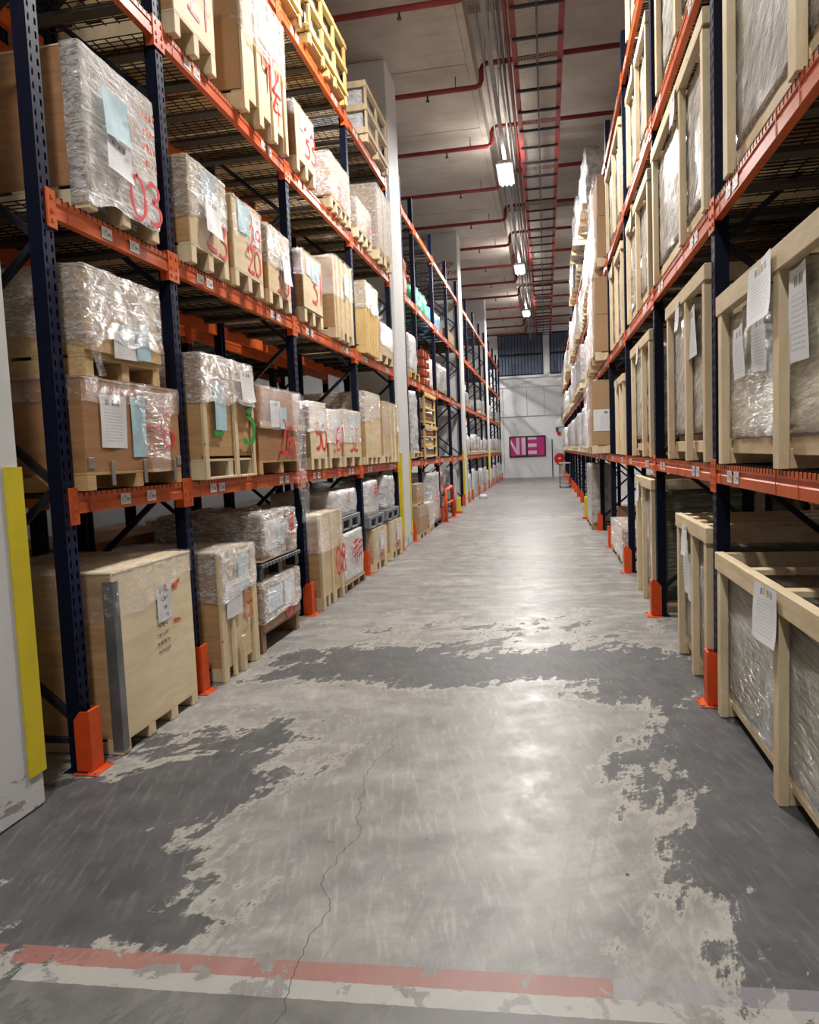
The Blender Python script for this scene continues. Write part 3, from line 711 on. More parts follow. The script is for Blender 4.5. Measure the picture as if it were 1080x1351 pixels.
# ================================================================== LOADS ON THE LEFT
# local frame of every load: origin at the centre of its base, +x = the face turned to the aisle
def base_skids(t, D, Wd, h, n=3, mat='timber', board=True, sw=.08, beam=False):
    for i in range(n):
        y = -Wd/2+sw/2+(Wd-sw)*i/(n-1)
        box('skid', M[mat], t, -D/2, D/2, y-sw/2, y+sw/2, 0, h-(.018 if board else 0), .003)
    if board:
        k = 5
        for i in range(k):
            x = -D/2+(D-.1)*i/(k-1); box('deck_board', M[mat], t, x, x+.1, -Wd/2, Wd/2, h-.018, h, .002)
def crate(lab, y0, y1, z0, z1, xf=-2.44, D=1.05, mat='ply', base=.11, nsk=3, bat=(), cap=0, rim=False, wr=None, wmat='film', num=None, papers=(), group=None, s=1, cat='crate', bmat='timber', sw=.08, name='packing_crate', rz=0, low=0, seed=None, side_shade=None, front=False, wamp=.010):
    Wd = y1-y0; H = z1-z0; seed = seed if seed is not None else int(abs(y0*37+z0*11)) % 97
    t = thing(name, lab, cat, (xf-s*D/2, (y0+y1)/2, z0+.002), (0 if s > 0 else math.pi)+R(rz), group)
    base_skids(t, D, Wd, base, nsk, bmat, True, sw)
    zb = base; f = D/2; e = .012
    # panels
    box('front_panel', M[mat], t, f-e, f, -Wd/2, Wd/2, zb-low, H-cap, .002)
    box('back_panel', M[mat], t, -f, -f+e, -Wd/2, Wd/2, zb, H-cap, .002)
    for k in (-1, 1): box('side_panel', M[side_shade or ('ply_tan' if mat in ('ply', 'ply_pale') else mat)], t, -f+e, f-e, k*Wd/2-(e if k > 0 else 0), k*Wd/2+(e if k < 0 else 0), zb, H-cap, .002)  # pale crates take browner sides: the shade of unlit faces put in the colour
    box('lid', M[mat], t, -f-.004, f+.004, -Wd/2-.004, Wd/2+.004, H-max(cap, e), H, .003)
    for b in bat:                       # battens nailed on the front: (u position, width) or ('h', z, height)
        if b[0] == 'h': box('batten', M[bmat], t, f, f+.02, -Wd/2, Wd/2, b[1], b[1]+b[2], .003)
        else: box('batten', M[bmat], t, f, f+.022, -Wd/2+b[0]*Wd-b[1]/2, -Wd/2+b[0]*Wd+b[1]/2, .0, H-cap, .003)
    x1 = f+(.024 if bat else 0)
    if wr: wrap(t, (f-.10 if front else -f-.004), x1, -Wd/2-.004, Wd/2+.004, H+.002, min(wr[0], H-.03), min(wr[1], H-.03), seed, wmat, amp=wamp)
    for p in papers:                    # (kind, u, v, w, h, tilt)
        over = p[6] if len(p) > 6 else False
        paper('paper_label' if p[0] == 'paper' else 'blue_sheet', M['paper' if p[0] == 'paper' else 'blue_paper'], t, x1+(.034 if over else .004), -Wd/2+p[1]*Wd, p[2]*H, p[3], p[4], p[5] if len(p) > 5 else 0, .003, curl=.028 if over else 0)
    if num:
        for nn in (num if isinstance(num, list) else [num]):
            txt, u, v, h = nn[:4]; mt = nn[4] if len(nn) > 4 else 'red_spray'; xo = nn[5] if len(nn) > 5 else .036
            number(t, txt, M[mt], x1+xo if wr and H-v*H-h*.3 < max(wr) else x1+.003, -Wd/2+u*Wd, v*H, h)
    return t
G1, G2, G3, G4 = 'crates on the first shelf, left', 'crates on the second shelf, left', 'crates on the third shelf, left', 'crates on the top shelf, left'
G0 = 'crates on the floor under the left rack'
Lz = [z+.006 for z in LEV]
# --- floor level
XF = -2.40
t = crate('large plywood crate with grey metal corner strip and handwriting, on the floor nearest the camera', 3.62, 4.52, 0, 1.05, XF, 1.0, 'ply_pale', .09, 4, wr=(.30, .12), wmat='film', papers=(('paper', .60, .73, .15, .22, .02),), group=G0, low=.0)
box('corner_strip', M['tape_grey'], t, .5, .508, -.452, -.398, .03, 1.0, .002); box('corner_strip', M['tape_grey'], t, .44, .508, -.458, -.450, .03, 1.0, .002)
scribble(t, M['ink'], .503, -.02, .78, .14, .028, 7, 5, .0035)
strokes('orange_stain', M['orange_spray'], t, [[(.10, .875), (.2, .86), (.28, .88)], [(.12, .85), (.25, .845)], [(.2, .635), (.27, .625)]], .503, .03)
t = crate('plywood crate with heavy battens and orange paint mark, second on the floor at left', 4.93, 5.56, 0, .97, XF, 1.05, 'ply', .10, 3, bat=((.03, .09), (.30, .05), (.96, .09)), wr=(.38, .30), wmat='film_thick', papers=(('paper', .32, .62, .24, .28, 0), ('blue', .62, .80, .16, .3, .02)), num=[('3', .62, .42, .2, 'orange_spray')], group=G0)
box('batten', M['timber'], t, .547, .568, -.03, .03, .0, .28, .003)
# stack of two: low wooden crate, black pallet, dark box
t = crate('low brown wooden crate wrapped in film, bottom of the dark stack on the floor', 5.70, 6.62, 0, .60, XF, 1.0, 'ply_brown', .17, 2, wr=(.34, .32), wmat='film_thick', bat=(('h', .18, .18),), bmat='timber_b', papers=(('blue', .3, .72, .3, .2, 0), ('paper', .68, .75, .22, .26, .05)), num=[('04', .55, .32, .2)], group=G0)
t = thing('plastic_pallet', 'black plastic pallet carried on the low brown crate', 'pallet', (XF-.5, 6.2, .625))
for xx in (-.46, 0, .46):
    for yy in (-.44, 0, .44): box('pallet_foot', M['black_plastic'], t, xx-.06, xx+.04, yy-.05, yy+.05, 0, .10, .006)
box('top_deck', M['black_plastic'], t, -.52, .52, -.5, .5, .10, .135, .004)
for k in range(12): box('deck_rib', M['grey_plastic'], t, .52, .524, -.47+k*.082, -.43+k*.082, .105, .13)
t = crate('dark brown box under bulky clear film with red scrawl, on the black pallet', 5.78, 6.62, .765, 1.16, XF, .95, 'timber_b', .02, 2, wr=(.36, .36), wmat='film_thick', papers=(('paper', .26, .55, .24, .26, .03), ('blue', .55, .52, .16, .16, 0)), num=[('#', .72, .52, .16), ('#', .74, .3, .14)], group=G0, name='wrapped_box', cat='box', wamp=.05)
t = crate('tall pale plywood crate marked 08 in red, on the floor beyond the second post', 7.36, 8.18, 0, 1.03, XF, 1.0, 'ply', .14, 4, bat=((.05, .08), (.5, .06), (.95, .08)), wr=(.42, .40), num=[('08', .62, .30, .3)], group=G0)
t = thing('wrapped_load', 'film wrapped load with red markings on a dark pallet, beyond crate 08', 'load', (XF-.5, 8.78, 0))
base_skids(t, 1.0, .98, .1, 4, 'timber_b'); box('carton', M['white_wrap'], t, -.47, .47, -.46, .46, .1, .70, .01)
crumple('wrap_skin', M['white_wrap'], t, (-.48, .48, -.47, .47, .1, .71), .05, .012, freq=6, seed=3)
number(t, '##', M['red_spray'], .515, -.1, .3, .28)
def grey_pallet(y, lab, z):
    t = thing('plastic_pallet', lab, 'pallet', (XF-.52, y, z), 0, 'grey plastic pallets on the floor loads')
    for xx in (-.44, 0, .44):
        for yy in (-.40, 0, .40): box('pallet_foot', M['grey_plastic'], t, xx-.06, xx+.06, yy-.06, yy+.06, 0, .12, .006)
    box('top_deck', M['grey_plastic'], t, -.5, .5, -.46, .46, .12, .17, .006); box('bottom_deck', M['grey_plastic'], t, -.5, .5, -.46, .46, -.0, .02, .004)
    return t
grey_pallet(8.74, 'grey plastic pallet lying on the red marked load beyond crate 08', .74)
def wrapped_load(lab, y0, y1, z0, z1, xf=-2.42, D=.9, mat='silver', amp=.03, s=1, rnd=.25, group=None, base=0, bm='timber', res=.06, name='wrapped_load', cat='load', freq=5, stretch=(1, 1, 1), rot=0, seed=None, num=None):
    Wd = y1-y0; H = z1-z0
    t = thing(name, lab, cat, (xf-s*D/2, (y0+y1)/2, z0+.002), 0 if s > 0 else math.pi, group)
    if base: base_skids(t, D, Wd, base, 3, bm)
    crumple('film_skin', M[mat] if isinstance(mat, str) else mat, t, (-D/2+amp, D/2-amp, -Wd/2+amp, Wd/2-amp, base, H-amp), res, amp, 0, freq, stretch, rot, rnd, seed=seed if seed is not None else int(abs(y0*31+z0*17)) % 89)
    if num: number(t, num, M['red_spray'], D/2+.012, -Wd*.1, H*.5, H*.35)
    return t
wrapped_load('white film bundle with red scrawl, on the grey pallet past crate 08', 8.22, 9.2, .92, 1.25, mat='white_wrap', amp=.02, num='#')
for a in ((9.78, 10.52, 'pale wooden crate under film on the floor, just beyond the third post'), (10.9, 11.72, 'low pale crate with red splashes on the floor, last before the white pillar')):
    crate(a[2], a[0], a[1], 0, .60, XF, 1.0, 'ply', .12, 3, bat=((.05, .07), (.95, .07)), wr=(.36, .36), papers=(('paper', .6, .68, .2, .25),), num=[('#', .5, .2, .2)], group=G0)
grey_pallet(10.15, 'grey plastic pallet on the first crate past the third post', .62)
grey_pallet(11.28, 'grey plastic pallet on the last floor crate before the pillar', .62)
wrapped_load('tall film bundle with red markings, on the grey pallet past the third post', 9.72, 10.45, .80, 1.3, mat='white_wrap', num='##', amp=.02)
wrapped_load('silvery film bundle on the grey pallet nearest the white pillar', 10.95, 11.65, .80, 1.34, mat='silver', amp=.035)
# --- first shelf
x1 = -2.43
t = crate('brown plywood crate numbered 6 with corner clips, lower of two nearest the camera', 3.52, 4.55, Lz[0], 2.13, x1, 1.05, 'ply_brown', .10, 3, wr=(.14, .14), papers=(('paper', .27, .62, .21, .30, -.02), ('blue', .52, .58, .13, .36, .0)), num=[('-6', .60, .38, .25, 'red_spray', .012)], group=G1, bmat='ply_tan', low=.0)
for yy in (-.5, .46): box('corner_clip', M['steel_foil'], t, .525, .530, yy, yy+.05, .12, .18, .001)
for yy in (-.28, .06, .42): box('corner_clip', M['steel_foil'], t, .526, .532, yy-.015, yy+.02, .02, .16, .001)
tail(t, .52, .18, .58, .42, .50, 4)
t = crate('oriented strand board crate half under film, stacked on the crate numbered 6', 3.60, 4.38, 2.14, 2.735, x1-.02, 1.0, 'osb', .12, 3, bat=(('h', .14, .10),), bmat='osb', wr=(.40, .36), wmat='film_thick', papers=(('paper', .50, .38, .24, .20, .03), ('blue', .72, .42, .13, .22, .04)), group=G1)
tail(t, .50, -.33, .5, .12, .5, 9)
t = crate('plywood crate with big green 3 between light battens, first shelf, left rack', 4.86, 5.78, Lz[0], 2.42, x1+.01, 1.1, 'ply_tan', .15, 3, bat=((.03, .06), (.60, .06), (.97, .05), ('h', 0, .02)), wr=(.34, .34), wmat='film_thick', papers=(('blue', .30, .60, .16, .36, 0), ('paper', .78, .80, .2, .24, 0, True)), num=[('3', .70, .30, .40, 'green_spray')], group=G1, low=-.02)
strokes('green_dash', M['green_spray'], t, [[(-.30, .34), (-.17, .34)]], .575, .06)
t = crate('brown crate numbered 26 with overhanging lid and trailing film, first shelf', 5.92, 7.0, Lz[0], 2.28, x1, 1.05, 'ply_brown', .12, 3, bat=(('h', .40, .06),), bmat='ply_tan', wr=(.36, .34), papers=(('paper', .34, .70, .2, .24, .02), ('blue', .52, .66, .15, .2, 0)), num=[('26', .42, .22, .30)], group=G1)
tail(t, .56, .36, .75, .40, 1.25, 7)
for lab, a, b, h, nm, mt, pp, ns in (
    ('pale crate numbered 50 under short film on the first shelf', 7.34, 7.90, .72, '50', 'ply', (('paper', .68, .74, .13, .22),), 3),
    ('pale crate numbered 61 with silvery crumpled top on the first shelf', 8.00, 8.50, .67, '61', 'ply', (('blue', .6, .72, .14, .2),), 2),
    ('pale crate numbered 52 with papers under film on the first shelf', 8.62, 9.46, .70, '52', 'ply', (('paper', .45, .58, .18, .22), ('blue', .5, .8, .24, .16)), 3)):
    crate(lab, a, b, Lz[0], Lz[0]+h, x1, 1.0, mt, .13, ns, wr=(.30 if nm == '50' else .40, .30 if nm == '50' else .40), wmat='film_thick', papers=pp, num=[(nm, .32, .30, .27)], group=G1, seed=int(nm))
crate('tall plain plywood crate with film cap, past the third post on the first shelf', 9.76, 10.66, Lz[0], 2.52, x1, 1.0, 'ply', .11, 4, wr=(.42, .34), wmat='film_thick', group=G1)
crate('ribbed pale crate with film at its far end, first shelf beside the white pillar', 10.85, 11.92, Lz[0], 2.45, x1, 1.0, 'ply', .11, 5, bat=((.5, .05), (.75, .05), (.96, .05)), wr=(.5, .5), num=[('7', .8, .3, .2)], group=G1)
# --- second shelf
t = crate('flat crate numbered 03 wrapped in film, on the second shelf nearest the camera', 3.72, 4.46, Lz[1], 3.94, x1, .85, 'ply', .13, 3, wr=(.84, .80), wmat='film_board', wamp=.006, front=True, side_shade='ply_brown', papers=(('blue', .36, .66, .20, .26, 0, True), ('paper', .37, .40, .20, .20, -.12, True)), num=[('03', .55, .10, .25, 'red_spray', .018)], group=G2, low=.04)
tag(scribble(t, M['orange_spray'], .515, .08, .66, .14, .05, 4, 11, .012, 'orange_lettering'), kind='stuff')
crate('pale crate numbered 23 with ragged film and hanging paper, second shelf', 4.90, 5.52, Lz[1], 3.80, x1, 1.0, 'ply', .14, 3, wr=(.40, .36), wmat='film_thick', papers=(('blue', .52, .84, .2, .2, 0), ('paper', .50, .52, .2, .26, -.1, True)), num=[('23', .42, .22, .25)], group=G2, seed=23)
crate('pale crate numbered 20 below a second red number, second shelf', 5.64, 6.24, Lz[1], 3.78, x1, 1.0, 'ply', .14, 3, wr=(.32, .30), wmat='film', papers=(('blue', .38, .82, .2, .26, 0), ('paper', .82, .76, .15, .25, 0)), num=[('29', .42, .50, .17), ('20', .46, .24, .20)], group=G2, seed=28)
crate('pale crate numbered 30 with silvery crumpled film, second shelf', 6.38, 6.96, Lz[1], 3.77, x1, 1.0, 'ply', .13, 3, wr=(.36, .36), wmat='film_thick', papers=(('paper', .66, .54, .16, .3, 0, True),), num=[('30', .35, .20, .23)], group=G2, seed=30)
crate('pale crate numbered 31 with two blue sheets, second shelf past the second post', 7.36, 8.0, Lz[1], 3.80, x1, 1.0, 'ply', .15, 3, wr=(.26, .26), wmat='film_thin', side_shade='ply_brown', papers=(('paper', .35, .82, .2, .2), ('blue', .65, .78, .24, .22)), num=[('31', .42, .36, .30)], group=G2, low=.02)
t = crate('tall ribbed crate with overhanging lid and draped film, second shelf', 8.50, 9.28, Lz[1], 4.03, x1, 1.15, 'ply', .12, 4, bat=((.1, .07), (.35, .07), (.62, .07), (.93, .07)), wr=(.48, .42), papers=(('paper', .6, .72, .15, .26),), group=G2)
crate('yellowish slatted timber crate with film top, second shelf past the third post', 9.95, 10.72, Lz[1], 4.05, x1, 1.0, 'timber_y', .12, 4, bat=((.06, .1), (.28, .1), (.5, .1), (.72, .1), (.94, .1)), bmat='timber_y', wr=(.36, .4), wmat='film_thick', group=G2)
crate('low pale crate under silvery film on the second shelf beside the pillar', 10.92, 11.80, Lz[1], 3.66, x1, 1.0, 'ply', .13, 3, wr=(.34, .34), wmat='film_thick', papers=(('blue', .6, .7, .2, .2),), group=G2)
# --- third shelf
crate('pale crate numbered 21 high on the third shelf, cut by the top of the frame', 4.86, 5.50, Lz[2], 5.5, x1, 1.0, 'ply', .16, 3, wr=(.5, .5), front=True, papers=(('blue', .65, .7, .2, .3),), num=[('21', .35, .30, .26)], group=G3)
t = crate('huge pale crate numbered 92 over 4 on the third shelf, with shade-browned side', 6.00, 7.05, Lz[2], 5.80, x1, 1.05, 'ply', .16, 4, bat=((.04, .1), (.35, .1), (.68, .1), (.97, .07)), wr=(.60, .55), wmat='film_thick', front=True, side_shade='ply_brown', papers=(('paper', .5, .74, .22, .26),), num=[('92', .44, .36, .30), (' 4', .46, .14, .26)], group=G3)
box('side_board', M['carton'], t, -.5, .52, -.540, -.528, .16, 1.1, .002)
crate('pale crate numbered 33 with blue sheet on the third shelf', 7.36, 7.98, Lz[2], 5.28, x1, 1.0, 'ply', .15, 3, wr=(.14, .14), wmat='film_thin', side_shade='ply_brown', papers=(('blue', .4, .82, .2, .2), ('paper', .72, .8, .18, .22)), num=[('33', .42, .34, .28)], group=G3)
crate('wrapped crate numbered 38 on slatted base, third shelf past crate 33', 8.55, 9.44, Lz[2], 5.24, x1, .95, 'ply_tan', .13, 5, wr=(.5, .5), wmat='film_thick', num=[('38', .3, .2, .26)], group=G3)
crate('pale crate sloping under film on the third shelf past the third post', 9.78, 10.6, Lz[2], 5.12, x1, .95, 'ply', .13, 4, wr=(.4, .4), wmat='film_thick', num=[('6', .7, .4, .2)], group=G3)
crate('stacked slatted crate in silvery film on the third shelf beside the pillar', 10.95, 11.92, Lz[2], 5.70, x1, 1.0, 'ply', .14, 4, bat=((.05, .1), (.5, .1), (.95, .1)), wr=(.95, .95), wmat='film_thick', group=G3)
# --- top shelf: open yellow timber crates
def open_crate(lab, y0, y1, z0, z1, xf=-2.43, D=1.0, mat='timber_y', goods='goods_cream', n=3, s=1, group=G4, cols=2):
    Wd = y1-y0; H = z1-z0; t = thing('slatted_crate', lab, 'crate', (xf-s*D/2, (y0+y1)/2, z0), 0 if s > 0 else math.pi, group); f = D/2; m = M[mat]
    base_skids(t, D, Wd, .1, 3, mat)
    for i in range(cols+1):
        y = -Wd/2+.045+(Wd-.09)*i/cols
        for sx in (-1, 1): box('post', m, t, sx*f-.015, sx*f+.015, y-.035, y+.035, .0, H, .003)
    for k in range(n):
        z = .12+(H-.22)*k/(n-1)
        for sx in (-1, 1): box('rail', m, t, sx*f-.028, sx*f+.028, -Wd/2-.01, Wd/2+.01, z, z+.06, .003)
        for sy in (-1, 1): box('end_rail', m, t, -f, f, sy*(Wd/2-.01)-.012, sy*(Wd/2-.01)+.012, z, z+.09, .003)
    crumple('wrapped_goods', M[goods], t, (-f+.06, f-.06, -Wd/2+.06, Wd/2-.06, .12, H-.06), .12, .02, seed=int(y0*3))
    return t
open_crate('yellow slatted timber crate at the top left, nearest the camera', 6.5, 7.7, Lz[3], 7.1)
open_crate('yellow slatted timber crate on the top shelf, left of the third post', 7.95, 9.5, Lz[3], 6.95, n=3, cols=3)
open_crate('open timber crate on the top shelf beside the white pillar', 10.55, 11.95, Lz[3], 7.0, mat='timber', goods='silver', n=3)
# --- row behind
GB = 'crates in the back row, left'
XB = XL-RD-.22
k = 0
for lv, items in enumerate((((2.2, 3.3, .98), (3.6, 4.6, .90), (5.0, 6.8, 1.02), (7.5, 9.3, 1.0), (10.0, 11.8, .95)),
                            ((2.0, 3.3, 1.2), (3.55, 4.6, 1.15), (7.9, 9.5, 1.05), (9.9, 11.8, 1.0)),
                            ((2.2, 3.3, 1.2), (3.55, 4.6, 1.25), (10.2, 11.6, .9)), ((2.2, 4.5, .7), (5.2, 6.9, .8), (7.6, 9.3, .5)))):
    z0 = 0 if lv == 0 else Lz[lv-1]
    for y0, y1, h in items:
        crate('%s brown crate in the left back row, %s, %s from the camera' % (('low', 'squat', 'upright', 'wide')[(k*7) % 4], ('on the floor', 'on the first shelf', 'on the second shelf', 'on the third shelf')[lv], ORD[items.index((y0, y1, h))]),
              y0, y1, z0, z0+h, XB-.02, .9, ('ply_brown', 'carton', 'ply_brown', 'ply_tan')[k % 4], .13, 3, bmat='timber_b', group=GB, wr=(.3, .3) if k % 3 == 0 else None); k += 1

# ================================================================== LOADS ON THE RIGHT
def frame_crate(lab, y0, y1, z0, z1, xf=.985, D=1.0, goods='goods_diag', mids=(.5,), tags=(), papers=(), group=None, post=.075, rail=.10, gz=.15, mat='timber', res=.045, amp=.012, rot=0, ovh=.03, seed=None, top=True, extra=False):
    """open timber frame around wrapped goods; the aisle face looks to -x"""
    Wd = y1-y0; H = z1-z0; f = D/2
    t = thing('framed_crate', lab, 'crate', (xf+f, (y0+y1)/2, z0+.002), math.pi, group); m = M[mat]; mh = M['timber_h'] if mat == 'timber' else m
    us = [post/2/Wd]+list(mids)+[1-post/2/Wd]
    for u in us:
        y = -Wd/2+u*Wd
        box('post', m, t, f-.045, f, y-post/2, y+post/2, 0, H-rail, .003); box('post', m, t, -f, -f+.045, y-post/2, y+post/2, 0, H-rail, .003)
        box('skid', mh, t, -f+.045, f-.045, y-.03, y+.03, .0, .09, .003)
    box('top_rail', mh, t, f-.045, f+.006, -Wd/2-ovh, Wd/2+ovh, H-rail, H, .004); box('top_rail', mh, t, -f-.006, -f+.045, -Wd/2-ovh, Wd/2+ovh, H-rail, H, .004)
    box('bottom_rail', mh, t, f-.105, f-.062, -Wd/2, Wd/2, .06, .14, .003)
    for sy in (-1, 1): box('end_rail', mh, t, -f+.045, f-.045, sy*Wd/2-.02, sy*Wd/2+.02, H-rail, H-.004, .003)
    for u in (.25, .5, .75): box('cross_rail', mh, t, -f+.045, f-.045, -Wd/2+u*Wd-.04, -Wd/2+u*Wd+.04, H-.035, H-.005, .003)
    box('base_board', M['timber_b'], t, -f+.05, f-.09, -Wd/2+.02, Wd/2-.02, .10, gz-.01, .002)
    crumple('wrapped_goods', M[goods], t, (-f+.07, f-.055, -Wd/2+.03, Wd/2-.03, gz, H-rail-.03), res, amp, 0, 5, (1, .7, 3.2), R(-50)+rot, seed=seed if seed is not None else int(y0*13+z0*7) % 91)
    if extra: crumple('stretch_wrap', M['film_thin'], t, (-f+.06, f-.042, -Wd/2+.025, Wd/2-.04, gz-.02, H-rail-.02), res, .010, 0, 7, (1, .5, 3), R(10), bottom=False, seed=5)
    for u, w_, h_, v in tags: paper('hanging_tag', M['paper'], t, f+.012, -Wd/2+u*Wd, v*H, w_, h_, .04, .008, curl=.03)
    for u, v, w_, h_, tl in papers: paper('paper_label', M['paper'], t, f-.022, -Wd/2+u*Wd, v*H, w_, h_, tl, .006)
    return t
# u runs from the far end (0) to the near end (1) because the frame is turned half round
GR = 'timber framed crates in the right rack'
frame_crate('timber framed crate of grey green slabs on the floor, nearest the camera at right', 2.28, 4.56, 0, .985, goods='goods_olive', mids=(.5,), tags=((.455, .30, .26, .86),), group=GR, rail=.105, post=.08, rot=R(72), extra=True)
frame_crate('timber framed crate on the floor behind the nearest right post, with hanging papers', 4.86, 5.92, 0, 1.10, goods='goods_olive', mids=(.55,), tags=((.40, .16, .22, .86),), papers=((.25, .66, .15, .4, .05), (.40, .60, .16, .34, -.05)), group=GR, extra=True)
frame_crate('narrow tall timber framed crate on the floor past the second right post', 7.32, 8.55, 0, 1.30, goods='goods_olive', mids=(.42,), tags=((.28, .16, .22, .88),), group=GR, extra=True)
frame_crate('timber framed crate of cream foam wrap with three papers, first shelf nearest the camera', 2.35, 4.50, Lz[0], 2.47, goods='goods_cream', mids=(.5,), tags=((.415, .30, .28, .84),), papers=((.17, .62, .16, .27, .05), (.34, .62, .17, .27, 0), (.60, .66, .17, .38, .02)), group=GR, post=.085, gz=.16, amp=.02, extra=True, rail=.11)
frame_crate('timber framed crate with white wrap and small tag, first shelf behind the nearest right post', 4.86, 6.30, Lz[0], 2.74, goods='goods_diag', mids=(.55,), tags=((.42, .12, .22, .86),), papers=((.62, .72, .26, .34, .05),), group=GR, gz=.20, post=.07)
frame_crate('timber framed crate between the second and third right posts, first shelf', 7.32, 8.85, Lz[0], 2.73, goods='goods_diag', mids=(.62,), tags=((.50, .10, .2, .88),), group=GR, gz=.20, post=.07)
frame_crate('narrow timber framed crate past the third right post, first shelf', 9.80, 10.90, Lz[0], 2.56, goods='goods_diag', mids=(.55,), tags=((.4, .1, .2, .88),), group=GR, gz=.18, post=.07)
frame_crate('largest timber framed crate, second shelf at the upper right edge', 2.30, 4.36, Lz[1], 4.20, goods='goods_diag', mids=(.55,), group=GR, gz=.14, post=.10)
frame_crate('tall timber framed crate with torn white tag, second shelf behind the nearest right post', 4.86, 7.02, Lz[1], 4.24, goods='goods_diag', mids=(.62,), tags=((.56, .16, .26, .86),), group=GR, gz=.16, post=.08)
frame_crate('timber framed crate past the second right post, second shelf', 7.32, 9.15, Lz[1], 4.20, goods='goods_diag', mids=(.5,), tags=((.35, .12, .24, .9),), group=GR, post=.07)
frame_crate('timber framed crate past the third right post, second shelf', 9.80, 11.5, Lz[1], 4.22, goods='goods_diag', mids=(.5,), tags=((.4, .12, .24, .9),), group=GR, post=.07)
frame_crate('timber framed crate behind the nearest right post, third shelf', 4.86, 6.75, Lz[2], 5.72, goods='goods_diag', mids=(.5,), group=GR, post=.08)
frame_crate('timber framed crate past the second right post, third shelf', 7.32, 8.98, Lz[2], 5.60, goods='goods_diag', mids=(.5,), tags=((.45, .12, .24, .9),), group=GR, post=.07)
frame_crate('timber framed crate past the third right post, third shelf', 9.85, 11.9, Lz[2], 5.75, goods='goods_diag', mids=(.55,), group=GR, post=.07)
frame_crate('timber framed crate behind the nearest right post, top shelf', 4.9, 6.9, Lz[3], 7.3, goods='goods_diag', mids=(.5,), group=GR, post=.08)
frame_crate('timber framed crate past the second right post, top shelf', 7.35, 8.9, Lz[3], 7.2, goods='goods_diag', mids=(.5,), group=GR, post=.07)
# cartons and wrapped loads farther down
def cartons(lab, y0, y1, z0, z1, xf, D=1.0, rows=1, group='brown carton stacks in the right rack', label=False, pal=.14):
    Wd = y1-y0; t = thing('carton_stack', lab, 'cartons', (xf+D/2, (y0+y1)/2, z0+.002), math.pi, group); base_skids(t, D, Wd, pal, 3)
    h = (z1-z0-pal)/rows
    for r_ in range(rows): box('carton', M['carton'], t, -D/2, D/2-.01*(r_ % 2), -Wd/2, Wd/2, pal+r_*h+.002, pal+(r_+1)*h-.002, .006)
    if label:
        p = paper('paper_label', M['paper'], t, 0, 0, 0, D*.62, .36); p.rotation_euler = (0, 0, R(90)); p.location = (0.1, Wd/2+.006, (z1-z0)*.46)
    crumple('film_skin', M['film'], t, (-D/2-.01, D/2+.03, -Wd/2, Wd/2-.02, pal-.04, z1-z0+.01), .08, .03, 0, 5, bottom=False, seed=int(z0*9))
    return t
cartons('tall brown carton with white label, first shelf past the fourth right post', 12.62, 14.2, Lz[0], 2.72, .76, 1.05, 2, label=True)
cartons('stack of two brown cartons on the second shelf past the fourth right post', 12.62, 14.2, Lz[1], 4.42, .84, 1.0, 2)
cartons('stack of two brown cartons on the third shelf past the fourth right post', 12.62, 14.3, Lz[2], 6.05, .90, 1.0, 2)
wrapped_load('tall silvery wrapped load jutting out at the top of the right rack', 14.7, 16.8, Lz[3]+.02, 7.45, .78, 1.1, 'silver', .09, -1, .2, 'wrapped loads down the right rack', .12, res=.08, freq=2.6)
wrapped_load('lower silvery load bulging toward the aisle beside the tallest one', 17.2, 19.0, Lz[3]+.02, 7.35, .70, 1.1, 'silver', .09, -1, .2, 'wrapped loads down the right rack', .12, res=.08, freq=2.6)
rnd = random.Random(4); GW = 'wrapped loads down the right rack'
for bi in range(5, 16):
    y0 = RY[bi]; 
    for lv in range(4):
        if lv == 3 and bi > 8: continue
        if lv < 3 or bi > 6:
            for k in range(2):
                a = y0+.12+k*1.17; h = rnd.uniform(.75, 1.2) if lv else rnd.uniform(.9, 1.2)
                if lv == 0:
                    h = 1.05
                wrapped_load('%s wrapped load on the %s shelf, right rack, bay %s beyond the cartons, %s half' % (('silvery', 'white', 'greyish')[(bi+lv+k) % 3], ('first', 'second', 'third', 'top')[lv], ORD[bi-4], ('near', 'far')[k]),
                    a, a+1.08, Lz[lv], Lz[lv]+h, xf=rnd.uniform(.80, .95), D=.95, mat=('silver', 'white_wrap', 'grey_wrap')[(bi+lv+k) % 3], amp=.035, s=-1, rnd=.15, group=GW, base=.12, res=.14 if bi > 8 else .1, freq=4)
# on the floor, right
t = wrapped_load('narrow tall film wrapped stack on a dark pallet beyond the fourth right post', 14.65, 16.4, 0, 1.30, .84, .42, 'grey_wrap', .02, -1, .05, GW, .1, 'timber_b', .07)
crate('low whitish crate on the floor past the third right post', 10.0, 11.7, 0, .52, .97, .9, 'ply_tan', .10, 3, s=-1, wr=(.42, .42), group='crates on the floor, right', wmat='film_thick')
crate('brown plywood crate deep under the right rack past the third post', 9.9, 11.9, 0, .62, 1.95, .8, 'ply_brown', .10, 3, s=-1, group='crates on the floor, right')
crate('dark crate in the shade past the fourth right post', 12.5, 14.2, 0, .5, 1.3, .8, 'ply_brown', .10, 3, s=-1, group='crates on the floor, right')
